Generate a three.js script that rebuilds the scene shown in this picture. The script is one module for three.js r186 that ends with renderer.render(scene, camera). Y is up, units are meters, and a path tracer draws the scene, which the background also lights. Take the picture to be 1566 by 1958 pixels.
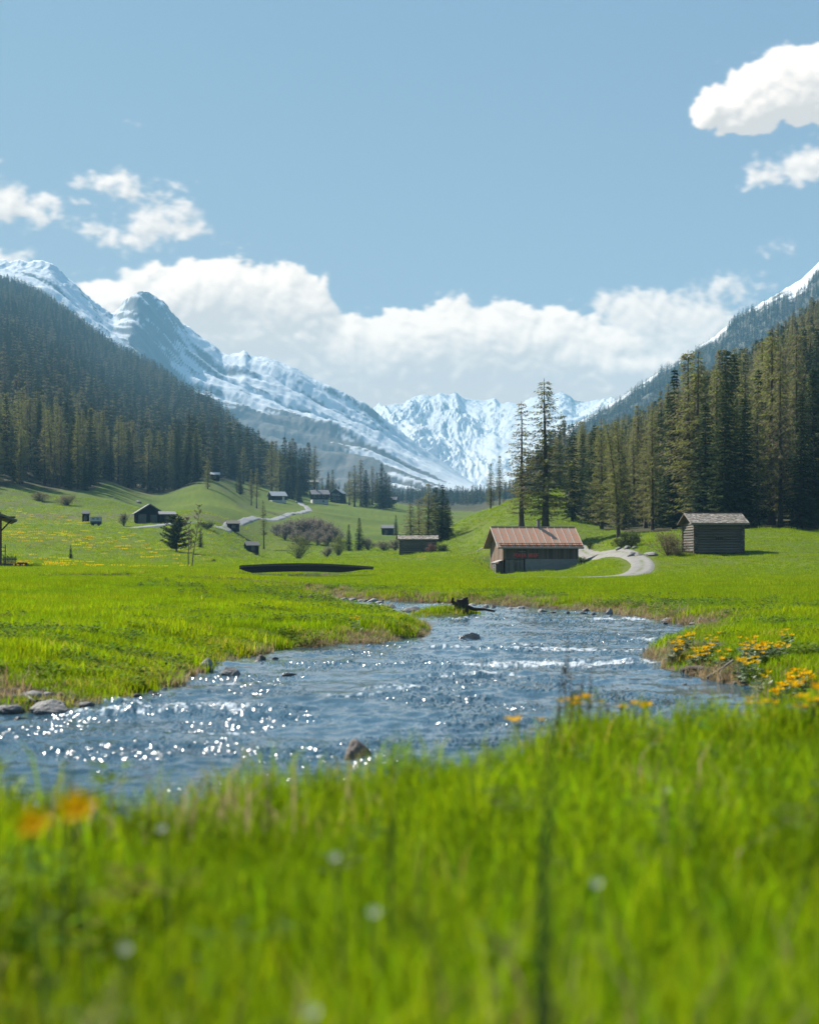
import * as THREE from 'three';
import { mergeGeometries } from 'three/addons/utils/BufferGeometryUtils.js';
import { FontLoader } from 'three/addons/loaders/FontLoader.js';
import { TextGeometry } from 'three/addons/geometries/TextGeometry.js';

// ---------- numbers and noise ----------
function rng(seed) { let a = seed >>> 0; return () => { a = (a + 0x6D2B79F5) >>> 0; let t = a; t = Math.imul(t ^ (t >>> 15), t | 1); t ^= t + Math.imul(t ^ (t >>> 7), t | 61); return ((t ^ (t >>> 14)) >>> 0) / 4294967296; }; }
const clamp = (x, a, b) => x < a ? a : x > b ? b : x, lerp = (a, b, t) => a + (b - a) * t;
const sstep = (a, b, x) => { const t = clamp((x - a) / (b - a), 0, 1); return t * t * (3 - 2 * t); };
const PERM = new Uint8Array(512), GX = new Float32Array(256), GY = new Float32Array(256);
{ const r = rng(71), p = [...Array(256).keys()]; for (let i = 255; i > 0; i--) { const j = Math.floor(r() * (i + 1)); [p[i], p[j]] = [p[j], p[i]]; } for (let i = 0; i < 512; i++) PERM[i] = p[i & 255]; for (let i = 0; i < 256; i++) { const a = i / 256 * 2 * Math.PI; GX[i] = Math.cos(a); GY[i] = Math.sin(a); } }
function noise(x, y) {                                                  // gradient noise, about -0.7 .. 0.7
  const fx = Math.floor(x), fy = Math.floor(y), X = fx & 255, Y = fy & 255; x -= fx; y -= fy;
  const u = x * x * x * (x * (x * 6 - 15) + 10), v = y * y * y * (y * (y * 6 - 15) + 10);
  const a = PERM[PERM[X] + Y], b = PERM[PERM[X + 1] + Y], c = PERM[PERM[X] + Y + 1], d = PERM[PERM[X + 1] + Y + 1];
  const n0 = GX[a] * x + GY[a] * y, n1 = GX[b] * (x - 1) + GY[b] * y, n2 = GX[c] * x + GY[c] * (y - 1), n3 = GX[d] * (x - 1) + GY[d] * (y - 1);
  const p = n0 + (n1 - n0) * u, q = n2 + (n3 - n2) * u; return p + (q - p) * v;
}
function fbm(x, y, o = 4, g = 0.5) { let s = 0, a = 1, n = 0; for (let i = 0; i < o; i++) { s += a * noise(x, y); n += a; a *= g; x = x * 2.03 + 17.3; y = y * 2.03 - 9.1; } return s / n * 1.6; }
function ridged(x, y, o = 4, g = 0.5) { let s = 0, a = 1, n = 0; for (let i = 0; i < o; i++) { s += a * (1 - 2 * Math.abs(noise(x, y))); n += a; a *= g; x = x * 2.07 + 5.7; y = y * 2.07 + 3.9; } return s / n; }
function pchip(xs, ys) {                                                // monotone cubic through the points, held flat outside
  const n = xs.length, h = [], s = [], m = new Array(n).fill(0);
  for (let i = 0; i < n - 1; i++) { h[i] = xs[i + 1] - xs[i]; s[i] = (ys[i + 1] - ys[i]) / h[i]; }
  for (let i = 1; i < n - 1; i++) if (s[i - 1] * s[i] > 0) { const a = 2 * h[i] + h[i - 1], b = h[i] + 2 * h[i - 1]; m[i] = (a + b) / (a / s[i - 1] + b / s[i]); }
  m[0] = s[0]; m[n - 1] = s[n - 2];
  return (x) => {
    if (x <= xs[0]) return ys[0]; if (x >= xs[n - 1]) return ys[n - 1];
    let lo = 0, hi = n - 1; while (hi - lo > 1) { const k = (lo + hi) >> 1; if (xs[k] <= x) lo = k; else hi = k; }
    const t = (x - xs[lo]) / h[lo], t2 = t * t, t3 = t2 * t;
    return (2 * t3 - 3 * t2 + 1) * ys[lo] + (t3 - 2 * t2 + t) * h[lo] * m[lo] + (3 * t2 - 2 * t3) * ys[lo + 1] + (t3 - t2) * h[lo] * m[lo + 1];
  };
}
const curve = (pts) => pchip(pts.map((p) => p[0]), pts.map((p) => p[1]));

// ---------- camera, exposure, sun, sky, air ----------
const F = 3263, CX = 783, HY = 1075, EYE = 1.15;                        // the lens as measured on the photograph: focal length, axis and horizon, in its pixels
const scene = new THREE.Scene();
const camera = new THREE.PerspectiveCamera(2 * Math.atan(979 / F) * 180 / Math.PI, 1566 / 1958, 0.05, 40000);
camera.position.set(0, EYE, 0); camera.lookAt(0, EYE, -10);
camera.setViewOffset(1566, 1958, 0, 979 - HY, 1566, 1958);
camera.focus = 50; camera.userData.fStop = 2.9;
const renderer = new THREE.WebGLRenderer({ antialias: true });
renderer.toneMapping = THREE.LinearToneMapping; renderer.toneMappingExposure = 2.0;
renderer.shadowMap.enabled = true;
renderer.setSize(818, 1024);
const SUN_AZ = 44, SUN_EL = 42;                                         // degrees left of the view, degrees up
const sunDir = new THREE.Vector3(-Math.sin(SUN_AZ * Math.PI / 180) * Math.cos(SUN_EL * Math.PI / 180), Math.sin(SUN_EL * Math.PI / 180), -Math.cos(SUN_AZ * Math.PI / 180) * Math.cos(SUN_EL * Math.PI / 180));
const sun = new THREE.DirectionalLight(new THREE.Color(1, 0.955, 0.87), 4.8);
sun.position.copy(sunDir).multiplyScalar(3000); sun.target.position.set(0, 0, -60); sun.castShadow = true;
sun.shadow.mapSize.set(4096, 4096); Object.assign(sun.shadow.camera, { left: -400, right: 400, top: 400, bottom: -400, near: 10, far: 8000 });
scene.add(sun, sun.target);
scene.fog = new THREE.FogExp2(new THREE.Color(0.34, 0.72, 1.0), 0.00017);

// clouds: soft bodies (centre and radii in degrees: azimuth right of the view, elevation), eroded by noise
const A = (px) => Math.atan2(px - CX, F) * 180 / Math.PI, E = (px, py) => Math.atan2(HY - py, Math.hypot(F, px - CX)) * 180 / Math.PI;
const puffs = [];
const puff = (px, py, rx, ry, w = 1, soft = 0) => puffs.push({ a: A(px), e: E(px, py), ra: rx / F * 57.3, re: ry / F * 57.3, w, soft });
// the bank above the far range
for (const p of [[300, 640, 150, 95], [440, 610, 110, 95, 1.1], [540, 590, 80, 62, 1.1], [390, 560, 70, 45], [480, 700, 160, 80], [590, 700, 120, 80], [690, 700, 110, 70, 1.05], [800, 665, 95, 62, 1.1], [920, 655, 110, 66, 1.2], [1010, 690, 120, 75, 1.1], [1100, 690, 95, 66, 1.1], [1170, 720, 60, 60], [860, 740, 240, 70, 1.1], [640, 770, 130, 60], [1050, 760, 180, 60],
  [240, 590, 80, 40, 0.9], [200, 600, 60, 40, 0.8], [255, 528, 42, 16, 0.55, 1], [310, 535, 60, 22, 0.5, 1], [340, 570, 60, 30, 0.6, 1]]) puff(...p);
// thinner cloud towards the shoulder on the other side
for (const p of [[1180, 600, 60, 42, 0.62, 1], [1240, 590, 70, 34, 0.62, 1], [1290, 640, 95, 60, 0.78, 1], [1240, 690, 90, 62, 0.85, 1], [1350, 600, 70, 38, 0.66, 1], [1410, 545, 60, 24, 0.55, 1], [1220, 760, 120, 60, 0.9], [1485, 478, 34, 18, 0.46, 1], [1330, 680, 80, 60, 0.7, 1]]) puff(...p);
// single clouds
for (const p of [[1370, 205, 40, 26, 0.9], [1495, 168, 88, 52, 1.12], [1410, 200, 58, 40, 1.05], [1560, 165, 72, 58, 1.15], [1455, 212, 90, 34, 1.0], [1640, 175, 90, 66, 1.1], [1520, 322, 62, 27, 0.85, 1], [1590, 310, 60, 36, 0.9, 1], [1452, 347, 32, 12, 0.6, 1],
  [60, 405, 62, 26, 0.75, 1], [20, 390, 46, 24, 0.7, 1], [-30, 385, 50, 40, 0.8, 1], [105, 378, 34, 14, 0.48, 1], [180, 345, 40, 15, 0.62, 1], [245, 362, 40, 27, 0.8, 1], [180, 448, 40, 22, 0.64, 1], [270, 450, 42, 36, 0.85, 1], [325, 415, 48, 34, 0.8, 1], [365, 442, 32, 14, 0.66, 1], [345, 355, 30, 10, 0.4, 1], [155, 388, 20, 9, 0.4, 1], [10, 490, 44, 16, 0.8, 1], [240, 520, 20, 8, 0.5, 1], [5, 307, 10, 8, 0.5, 1], [255, 245, 16, 6, 0.3, 1]]) puff(...p);
// the same kind of weather all round
{ const r = rng(5); for (let a = 22; a < 336; a += 4 + r() * 5) { const n = 1 + Math.floor(r() * 4); for (let i = 0; i < n; i++) puffs.push({ a: (a + r() * 4) > 180 ? a + r() * 4 - 360 : a + r() * 4, e: 3 + r() * r() * 12, ra: 1 + r() * 3, re: 0.6 + r() * 1.1, w: 0.7 + r() * 0.45, soft: r() < 0.5 ? 1 : 0 }); }
  for (let i = 0; i < 46; i++) { const a = 24 + r() * 312; puffs.push({ a: a > 180 ? a - 360 : a, e: 14 + r() * 34, ra: 1 + r() * 2.6, re: 0.5 + r() * 1.1, w: 0.6 + r() * 0.5, soft: 1 }); } }
const SKW = 4096, SKH = 4096, BIN = 2, bins = Array.from({ length: 360 / BIN }, () => []);
for (const p of puffs) for (let b = Math.floor((p.a - p.ra * 2 + 180) / BIN); b <= Math.floor((p.a + p.ra * 2 + 180) / BIN); b++) bins[(b + 1800 / BIN) % (360 / BIN)].push(p);
function cloudMass(a, e, list) {                                        // {hard, soft}
  let h = 0, s = 0;
  for (const p of list) { const x = (a - p.a) / p.ra, y = (e - p.e) / p.re * (e < p.e ? 1.15 : 1), q = x * x + y * y; if (q < 3.2) { const f = p.w * Math.max(0, 1 - q / 3.2) ** 2; if (p.soft) s = s + f - s * f * 0.5; else h = h + f - h * f * 0.55; } }
  return [h, s];
}
const billow = (a, e) => { const wx = fbm(a * 0.8 + 3, e * 0.8 + 7, 2) * 0.35, wy = fbm(a * 0.8 - 11, e * 0.8 + 23, 2) * 0.35; return 1 - ridged((a + wx) * 0.85, (e + wy) * 1.0, 6, 0.58); };
function cloudAt(a, e, list) {                                          // [cover, relief]
  const wx = fbm(a * 1.1 + 3, e * 1.1 + 7, 3) * 0.42, wy = fbm(a * 1.1 - 11, e * 1.1 + 23, 3) * 0.42;
  const [h, s] = cloudMass(a + wx, e + wy, list); if (h + s < 0.03) return [0, 0];
  const bil = billow(a, e), f = fbm(a * 2.6 + wy * 2, e * 3.0 + wx * 2, 6, 0.62);
  const hard = sstep(0.23, 0.42, h + (bil - 0.42) * 0.46 + f * 0.20), soft = sstep(0.16, 1.0, s * 1.15 + f * 0.75 + (bil - 0.4) * 0.3) * 0.86;
  return [1 - (1 - hard) * (1 - soft), h * 0.8 + s * 0.35 + bil * 0.62 + f * 0.16];
}
const skyData = new Float32Array(SKW * SKH * 4);
{
  const zen = [0.045, 0.120, 0.225], mid = [0.160, 0.252, 0.345], hor = [0.54, 0.50, 0.42];
  for (let j = 0; j < SKH; j++) {
    const e = ((j + 0.5) / SKH - 0.5) * 180, ee = Math.max(e, 0);
    const t1 = Math.exp(-ee / 7), t2 = Math.exp(-ee / 30);
    for (let i = 0; i < SKW; i++) {
      const th = ((i + 0.5) / SKW - 0.5) * 2 * Math.PI;                 // atan2(z, x)
      let a = th * 180 / Math.PI + 90; if (a > 180) a -= 360;           // degrees right of -z
      const o = (j * SKW + i) * 4; skyData[o + 3] = 1;
      if (e < -0.5) { skyData[o] = 0.12; skyData[o + 1] = 0.16; skyData[o + 2] = 0.14; continue; }
      const cs = Math.cos(ee * Math.PI / 180) * Math.cos(SUN_EL * Math.PI / 180) * Math.cos((a + SUN_AZ) * Math.PI / 180) + Math.sin(ee * Math.PI / 180) * Math.sin(SUN_EL * Math.PI / 180);
      const glow = 1 + 0.55 * (cs - 0.62) + 0.5 * Math.max(0, cs) ** 12;
      let c0 = (zen[0] + (mid[0] - zen[0]) * t2 + (hor[0] - mid[0]) * t1) * glow, c1 = (zen[1] + (mid[1] - zen[1]) * t2 + (hor[1] - mid[1]) * t1) * glow, c2 = (zen[2] + (mid[2] - zen[2]) * t2 + (hor[2] - mid[2]) * t1) * (0.6 * glow + 0.4);
      const list = bins[Math.floor((a + 180) / BIN) % (360 / BIN)];
      if (list.length && e < 52) {
        const [d, rel] = cloudAt(a, e, list);
        if (d > 0.004) {
          let thick = 0; for (let k = 1; k <= 3; k++) { const [h, s] = cloudMass(a - 0.3 * k, e + 0.45 * k, list); thick += Math.max(0, h * 1.1 + s * 0.3 - 0.25); }
          const [, r2] = cloudAt(a - 0.13, e + 0.20, list), [, r3] = cloudAt(a - 0.35, e + 0.5, list);
          const lit = clamp(0.84 + 0.55 * (rel - r2) + 0.30 * (rel - r3) - 0.055 * thick + 0.10 * (1 - d), 0.62, 1.08);
          const q = clamp(t1 * 2, 0, 1);
          c0 += (lit * lerp(0.66, 1.22, q) * lerp(0.95, 1.0, lit) - c0) * d; c1 += (lit * lerp(0.60, 0.96, q) - c1) * d; c2 += (lit * lerp(0.54, 0.72, q) * lerp(1.06, 1.0, lit) - c2) * d;
        }
      }
      skyData[o] = c0; skyData[o + 1] = c1; skyData[o + 2] = c2;
    }
  }
}
const skyTex = new THREE.DataTexture(skyData, SKW, SKH, THREE.RGBAFormat, THREE.FloatType);
skyTex.mapping = THREE.EquirectangularReflectionMapping; skyTex.magFilter = THREE.LinearFilter; skyTex.needsUpdate = true;
scene.background = skyTex; scene.environment = skyTex;

// ---------- helpers ----------
const taken = new Map();
function numbered(name) { const n = taken.get(name) ?? 0; taken.set(name, n + 1); return n ? name + '_' + String(n).padStart(3, '0') : name; }
function tag(o, label, category, group) { o.userData.label = label; o.userData.category = category; if (group) o.userData.group = group; return o; }
function thing(name, label, category, p = [0, 0, 0], turn = 0, group) { const o = new THREE.Group(); o.name = numbered(name); o.position.set(...p); o.rotation.y = turn; scene.add(o); return tag(o, label, category, group); }
function part(name, geo, mat, parent, p, r) { const m = new THREE.Mesh(geo, mat); m.name = name; m.castShadow = m.receiveShadow = true; if (p) m.position.set(...p); if (r) m.rotation.set(...r); parent.add(m); return m; }
function top(name, geo, mat) { const m = new THREE.Mesh(geo, mat); m.name = numbered(name); m.castShadow = m.receiveShadow = true; scene.add(m); return m; }
const structure = (o, label) => { o.userData.kind = 'structure'; if (label) o.userData.label = label; return o; };
const stuff = (o, label, category) => { o.userData.kind = 'stuff'; o.userData.label = label; if (category) o.userData.category = category; return o; };
class Build {                                                           // triangles with a colour per vertex
  constructor() { this.p = []; this.c = []; this.i = []; }
  v(x, y, z, c) { this.p.push(x, y, z); if (c) this.c.push(c[0], c[1], c[2]); return this.p.length / 3 - 1; }
  t(a, b, c) { this.i.push(a, b, c); }
  q(a, b, c, d) { this.i.push(a, b, c, a, c, d); }
  tube(pts, rad, n, c) {                                                // tapered tube along points
    let prev = null;
    for (let k = 0; k < pts.length; k++) {
      const a = pts[Math.max(0, k - 1)], b = pts[Math.min(pts.length - 1, k + 1)], d = new THREE.Vector3(b[0] - a[0], b[1] - a[1], b[2] - a[2]).normalize();
      const u = Math.abs(d.y) > 0.9 ? new THREE.Vector3(1, 0, 0) : new THREE.Vector3(0, 1, 0); u.cross(d).normalize(); const w = d.clone().cross(u), ring = [];
      for (let s = 0; s < n; s++) { const g = s / n * 2 * Math.PI, cx = Math.cos(g) * rad[k], cy = Math.sin(g) * rad[k]; ring.push(this.v(pts[k][0] + u.x * cx + w.x * cy, pts[k][1] + u.y * cx + w.y * cy, pts[k][2] + u.z * cx + w.z * cy, c)); }
      if (prev) for (let s = 0; s < n; s++) this.q(prev[s], prev[(s + 1) % n], ring[(s + 1) % n], ring[s]);
      prev = ring;
    }
  }
  geo(smooth = true) { const g = new THREE.BufferGeometry(); g.setAttribute('position', new THREE.Float32BufferAttribute(this.p, 3)); if (this.c.length) g.setAttribute('color', new THREE.Float32BufferAttribute(this.c, 3)); g.setIndex(this.i); if (smooth) g.computeVertexNormals(); return g; }
}
const M = (r, g, b, rough = 0.9, extra = {}) => new THREE.MeshStandardMaterial({ color: new THREE.Color(r, g, b), roughness: rough, side: THREE.DoubleSide, ...extra });
const P = (r, g, b, rough, extra = {}) => new THREE.MeshPhysicalMaterial({ color: new THREE.Color(r, g, b), roughness: rough, side: THREE.DoubleSide, ...extra });
const box = (w, h, d, x = 0, y = 0, z = 0) => new THREE.BoxGeometry(w, h, d).translate(x, y, z);
function grain(w, h, f, srgb = false) { const d = new Uint8Array(w * h * 4); for (let y = 0; y < h; y++) for (let x = 0; x < w; x++) { const v = f(x / w, y / h), o = (y * w + x) * 4; const c = Array.isArray(v) ? v : [v, v, v]; d[o] = clamp(c[0] * 255, 0, 255); d[o + 1] = clamp(c[1] * 255, 0, 255); d[o + 2] = clamp(c[2] * 255, 0, 255); d[o + 3] = 255; } const t = new THREE.DataTexture(d, w, h); t.wrapS = t.wrapT = THREE.RepeatWrapping; t.magFilter = THREE.LinearFilter; t.minFilter = THREE.LinearMipmapLinearFilter; t.generateMipmaps = true; if (srgb) t.colorSpace = THREE.SRGBColorSpace; t.needsUpdate = true; return t; }
const tiled = (f, s) => (u, v) => { const a = f(u * s, v * s), b = f((u - 1) * s, v * s), c = f(u * s, (v - 1) * s), d = f((u - 1) * s, (v - 1) * s); return lerp(lerp(a, b, u), lerp(c, d, u), v); };
// ---------- the lie of the land ----------
const COLS = [
  [-400, [[60, 1104], [100, 1091], [130, 1085], [150, 1080], [220, 1045], [300, 1000], [330, 996], [420, 905], [700, 790], [1200, 650], [2400, 500], [3200, 560]]],
  [0, [[60, 1105], [100, 1091], [130, 1085], [150, 1081], [200, 1052], [300, 1004], [330, 1001], [380, 963], [430, 928], [600, 850], [900, 750], [1500, 635], [2400, 552], [3200, 620]]],
  [100, [[60, 1105], [100, 1091], [130, 1085], [150, 1082], [200, 1056], [300, 1005], [330, 1002], [380, 972], [440, 938], [600, 872], [900, 780], [1500, 675], [2300, 592], [3100, 660]]],
  [200, [[60, 1106], [100, 1092], [130, 1086], [150, 1083], [220, 1053], [310, 1009], [340, 1005], [420, 957], [510, 923], [700, 885], [1000, 812], [1500, 742], [2100, 668], [2900, 730]]],
  [300, [[60, 1107], [100, 1092], [130, 1087], [150, 1084], [230, 1054], [330, 1011], [400, 985], [470, 962], [530, 945], [700, 915], [1000, 850], [1400, 790], [1800, 726], [2600, 800]]],
  [400, [[60, 1108], [100, 1093], [130, 1089], [150, 1085], [230, 1064], [330, 1014], [360, 1003], [430, 975], [500, 940], [550, 918], [620, 915], [800, 890], [1100, 850], [1500, 800], [2400, 880]]],
  [500, [[60, 1110], [100, 1099], [130, 1091], [150, 1086], [230, 1077], [330, 1064], [400, 1030], [440, 1003], [480, 986], [560, 966], [640, 948], [720, 930], [900, 920], [1250, 892], [2000, 950]]],
  [585, [[60, 1119], [80, 1108], [100, 1104], [120, 1098], [150, 1088], [230, 1077], [300, 1067], [380, 1045], [450, 1020], [520, 988], [600, 972], [700, 958], [800, 935], [900, 938], [1100, 942], [1800, 968]]],
  [700, [[60, 1119], [100, 1102], [150, 1087], [230, 1072], [300, 1060], [380, 1044], [480, 1018], [600, 990], [700, 968], [800, 957], [950, 955], [1400, 968], [2200, 966]]],
  [800, [[60, 1119], [100, 1100], [150, 1084], [200, 1073], [250, 1059], [300, 1050], [380, 1042], [500, 1012], [700, 980], [1000, 965], [1600, 962], [2600, 955]]],
  [900, [[60, 1119], [100, 1100], [150, 1085], [200, 1067], [240, 1050], [270, 1022], [300, 1000], [330, 990], [400, 998], [600, 990], [1000, 968], [1600, 960], [2600, 955]]],
  [950, [[60, 1119], [100, 1106], [150, 1101], [187, 1098], [196, 1088], [208, 1060], [225, 1030], [250, 1000], [290, 980], [330, 971], [400, 978], [700, 966], [1200, 955]]],
  [1000, [[60, 1119], [100, 1106], [150, 1099], [188, 1093], [198, 1070], [213, 1030], [235, 1000], [270, 974], [310, 955], [350, 951], [420, 960], [700, 955], [1200, 945]]],
  [1100, [[60, 1119], [100, 1107], [150, 1097], [185, 1085], [197, 1070], [215, 1042], [240, 1005], [300, 955], [350, 937], [450, 925], [600, 915], [1000, 890], [1400, 900]]],
  [1200, [[60, 1119], [100, 1106], [115, 1101], [125, 1092], [140, 1077], [160, 1057], [185, 1037], [210, 1022], [260, 1000], [350, 968], [450, 940], [600, 905], [900, 855], [1300, 880]]],
  [1300, [[60, 1119], [100, 1105], [125, 1091], [140, 1070], [150, 1059], [165, 1041], [180, 1022], [220, 1006], [300, 960], [400, 905], [500, 885], [650, 862], [900, 850], [1300, 880]]],
  [1400, [[60, 1119], [100, 1105], [125, 1089], [150, 1057], [165, 1030], [180, 1013], [210, 1006], [260, 965], [350, 902], [450, 852], [600, 805], [800, 795], [1200, 830]]],
  [1500, [[60, 1119], [100, 1104], [125, 1087], [148, 1056], [165, 1026], [178, 1014], [200, 1010], [250, 958], [330, 880], [430, 800], [560, 745], [750, 732], [1100, 780]]],
  [1566, [[60, 1119], [100, 1104], [125, 1086], [148, 1055], [165, 1029], [180, 1019], [200, 1012], [250, 948], [330, 855], [420, 772], [540, 706], [700, 690], [1000, 730]]],
  [2000, [[60, 1119], [100, 1098], [150, 1042], [200, 970], [300, 830], [450, 690], [700, 600], [1000, 640]]],
].map(([px, t]) => [px, pchip(t.map((p) => Math.log(p[0])), t.map((p) => (HY - p[1]) / F))]);
const RIVER = [[-30, -6], [-14, -2], [-5, 1.6], [-2.2, 3.5], [-1.0, 4.5], [-0.2, 5.5], [0.5, 6.7], [1.5, 7.1], [1.95, 8.8], [2.45, 11.4], [2.95, 14.2], [3.12, 15.5], [3.0, 16.6], [2.8, 17.9], [2.78, 19.7], [3.2, 22], [3.9, 24.7], [4.8, 27.3], [5.35, 29.5], [5.25, 31], [4.95, 33], [4.5, 39], [2.9, 44.3], [1.6, 47.2], [-0.4, 50.3], [-3, 56.5], [-4.8, 60.5], [-9, 66], [-12, 72], [-12.5, 82], [-9, 96], [-5, 108], [-3, 125],
  [-7, 128], [-9, 110], [-13, 97], [-16, 82], [-15.5, 70], [-11, 62.5], [-5, 57.5], [-3.66, 53.6], [-1.93, 44], [-0.69, 35.7], [0.16, 31], [0.3, 28.5], [0.22, 26.6], [-0.32, 24.5], [-0.94, 23.2], [-1.55, 22.6], [-1.93, 20.8], [-2.16, 17.5], [-2.3, 14.6], [-2.7, 13.1], [-3.2, 12.7], [-6, 11], [-14, 8], [-30, 4]];
const SHORE = new THREE.CatmullRomCurve3(RIVER.map(([x, d]) => new THREE.Vector3(x, 0, -d)), true, 'centripetal').getPoints(260).map((p) => [p.x, p.z]);
function shoreRaw(x, z) {                                               // signed distance to the water's edge, positive on land
  let best = 1e9, inside = false;
  for (let i = 0, j = SHORE.length - 1; i < SHORE.length; j = i++) {
    const [ax, az] = SHORE[j], [bx, bz] = SHORE[i], ex = bx - ax, ez = bz - az, t = clamp(((x - ax) * ex + (z - az) * ez) / (ex * ex + ez * ez + 1e-9), 0, 1), qx = ax + ex * t - x, qz = az + ez * t - z, d2 = qx * qx + qz * qz;
    if (d2 < best) best = d2;
    if ((az > z) !== (bz > z) && x < (bx - ax) * (z - az) / (bz - az) + ax) inside = !inside;
  }
  return (inside ? -1 : 1) * Math.sqrt(best);
}
const shore = (x, z) => (z < -140 || z > 12 || x < -34 || x > 24) ? 30 : shoreRaw(x, z) + 0.16 * noise(x * 1.7, z * 1.7) + 0.07 * noise(x * 5, z * 5);
function bearing(x, z) { const b = clamp(Math.atan2(x, -z), -0.5, 0.5); return [clamp(CX + F * Math.tan(b), -400, 2000), Math.max(0.3, Math.hypot(x, z) * Math.cos(b))]; }
function farLand(px, d) {
  const l = Math.log(d); let k = 0; while (k < COLS.length - 2 && COLS[k + 1][0] <= px) k++;
  const a = COLS[Math.max(0, k - 1)], b = COLS[k], c = COLS[k + 1], e = COLS[Math.min(COLS.length - 1, k + 2)], h = c[0] - b[0], t = clamp((px - b[0]) / h, 0, 1);
  const yb = b[1](l), yc = c[1](l), mb = a === b ? 0 : (yc - a[1](l)) / (c[0] - a[0]) * h, mc = e === c ? 0 : (e[1](l) - yb) / (e[0] - b[0]) * h, t2 = t * t, t3 = t2 * t;
  return EYE + d * ((2 * t3 - 3 * t2 + 1) * yb + (t3 - 2 * t2 + t) * mb + (3 * t2 - 2 * t3) * yc + (t3 - t2) * mc);
}
const rubble = (x, z) => Math.exp(-(((x + 3.05) / 0.95) ** 2 + ((z + 13.6) / 0.85) ** 2));            // stony foot of the left bank
const islet = (x, z) => Math.exp(-(((x - 0.8) / 1.15) ** 2 + ((z + 36.8) / 1.7) ** 2));   // gravel hump that carries the stump
function land(x, z, s = shore(x, z)) {
  const [px, d] = bearing(x, z);
  let h = 0;
  const wf = sstep(46, 85, d);
  if (wf < 1) h = 0.20 + 0.30 * sstep(14, 6, d) + 0.10 * sstep(-0.5, -4, x) + 0.30 * sstep(18, 60, d) * sstep(-1, -9, x) + 0.04 * noise(x * 0.35 + 9, z * 0.35) + 0.025 * noise(x * 1.3, z * 1.3);
  if (wf > 0) h = lerp(h, farLand(px, d), wf);
  const big = sstep(90, 260, d);
  h += big * (0.22 * fbm(x * 0.09, z * 0.09, 3) + 0.08 * noise(x * 0.4, z * 0.4) + 1.0 * sstep(240, 420, d) * fbm(x * 0.028 + 4, z * 0.028, 3)) + sstep(600, 1600, d) * 7 * fbm(x * 0.006, z * 0.006, 4);
  if (s < 8) {
    const left = sstep(1.0, -2.5, x) * sstep(31, 16, d) * sstep(9, 12, d), w = lerp(0.55 + 0.35 * noise(x * 0.8, z * 0.8 + 40), 2.6, left * 0.75);
    const bank = s <= 0 ? -0.5 * (1 - Math.exp(s * 1.6)) - 0.02 : 0;
    const up = s > 0 ? Math.pow(sstep(-0.12 * w, w, s), 0.75) : 0;
    h = s <= 0 ? bank + 0.04 * noise(x * 3, z * 3) : lerp(-0.02, h, up) + 0.05 * (1 - up) * noise(x * 4, z * 4);
    const g = islet(x, z); if (g > 0.05) h = Math.max(h, -0.45 + 0.62 * g + 0.03 * noise(x * 4, z * 4));
  }
  return h;
}
const pt = (px, d, lift = 0) => { const x = (px - CX) / F * d, z = -d; return [x, land(x, z) + lift, z]; };
const at = (px, py, d) => [(px - CX) / F * d, EYE + (HY - py) / F * d, -d];
const leftEdge = curve([[-400, 380], [0, 428], [60, 440], [130, 446], [180, 455], [200, 518], [300, 532], [390, 552], [425, 640], [500, 735], [560, 800], [640, 900], [720, 1000], [800, 900], [900, 780], [1000, 560], [1060, 420], [1100, 262], [1150, 240], [1200, 218], [1250, 203], [1300, 192], [1400, 188], [1566, 190], [2000, 175]]);
const inForest = (px, d) => d > leftEdge(px) + 0.02 * d * noise(px * 0.05, d * 0.02);

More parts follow.
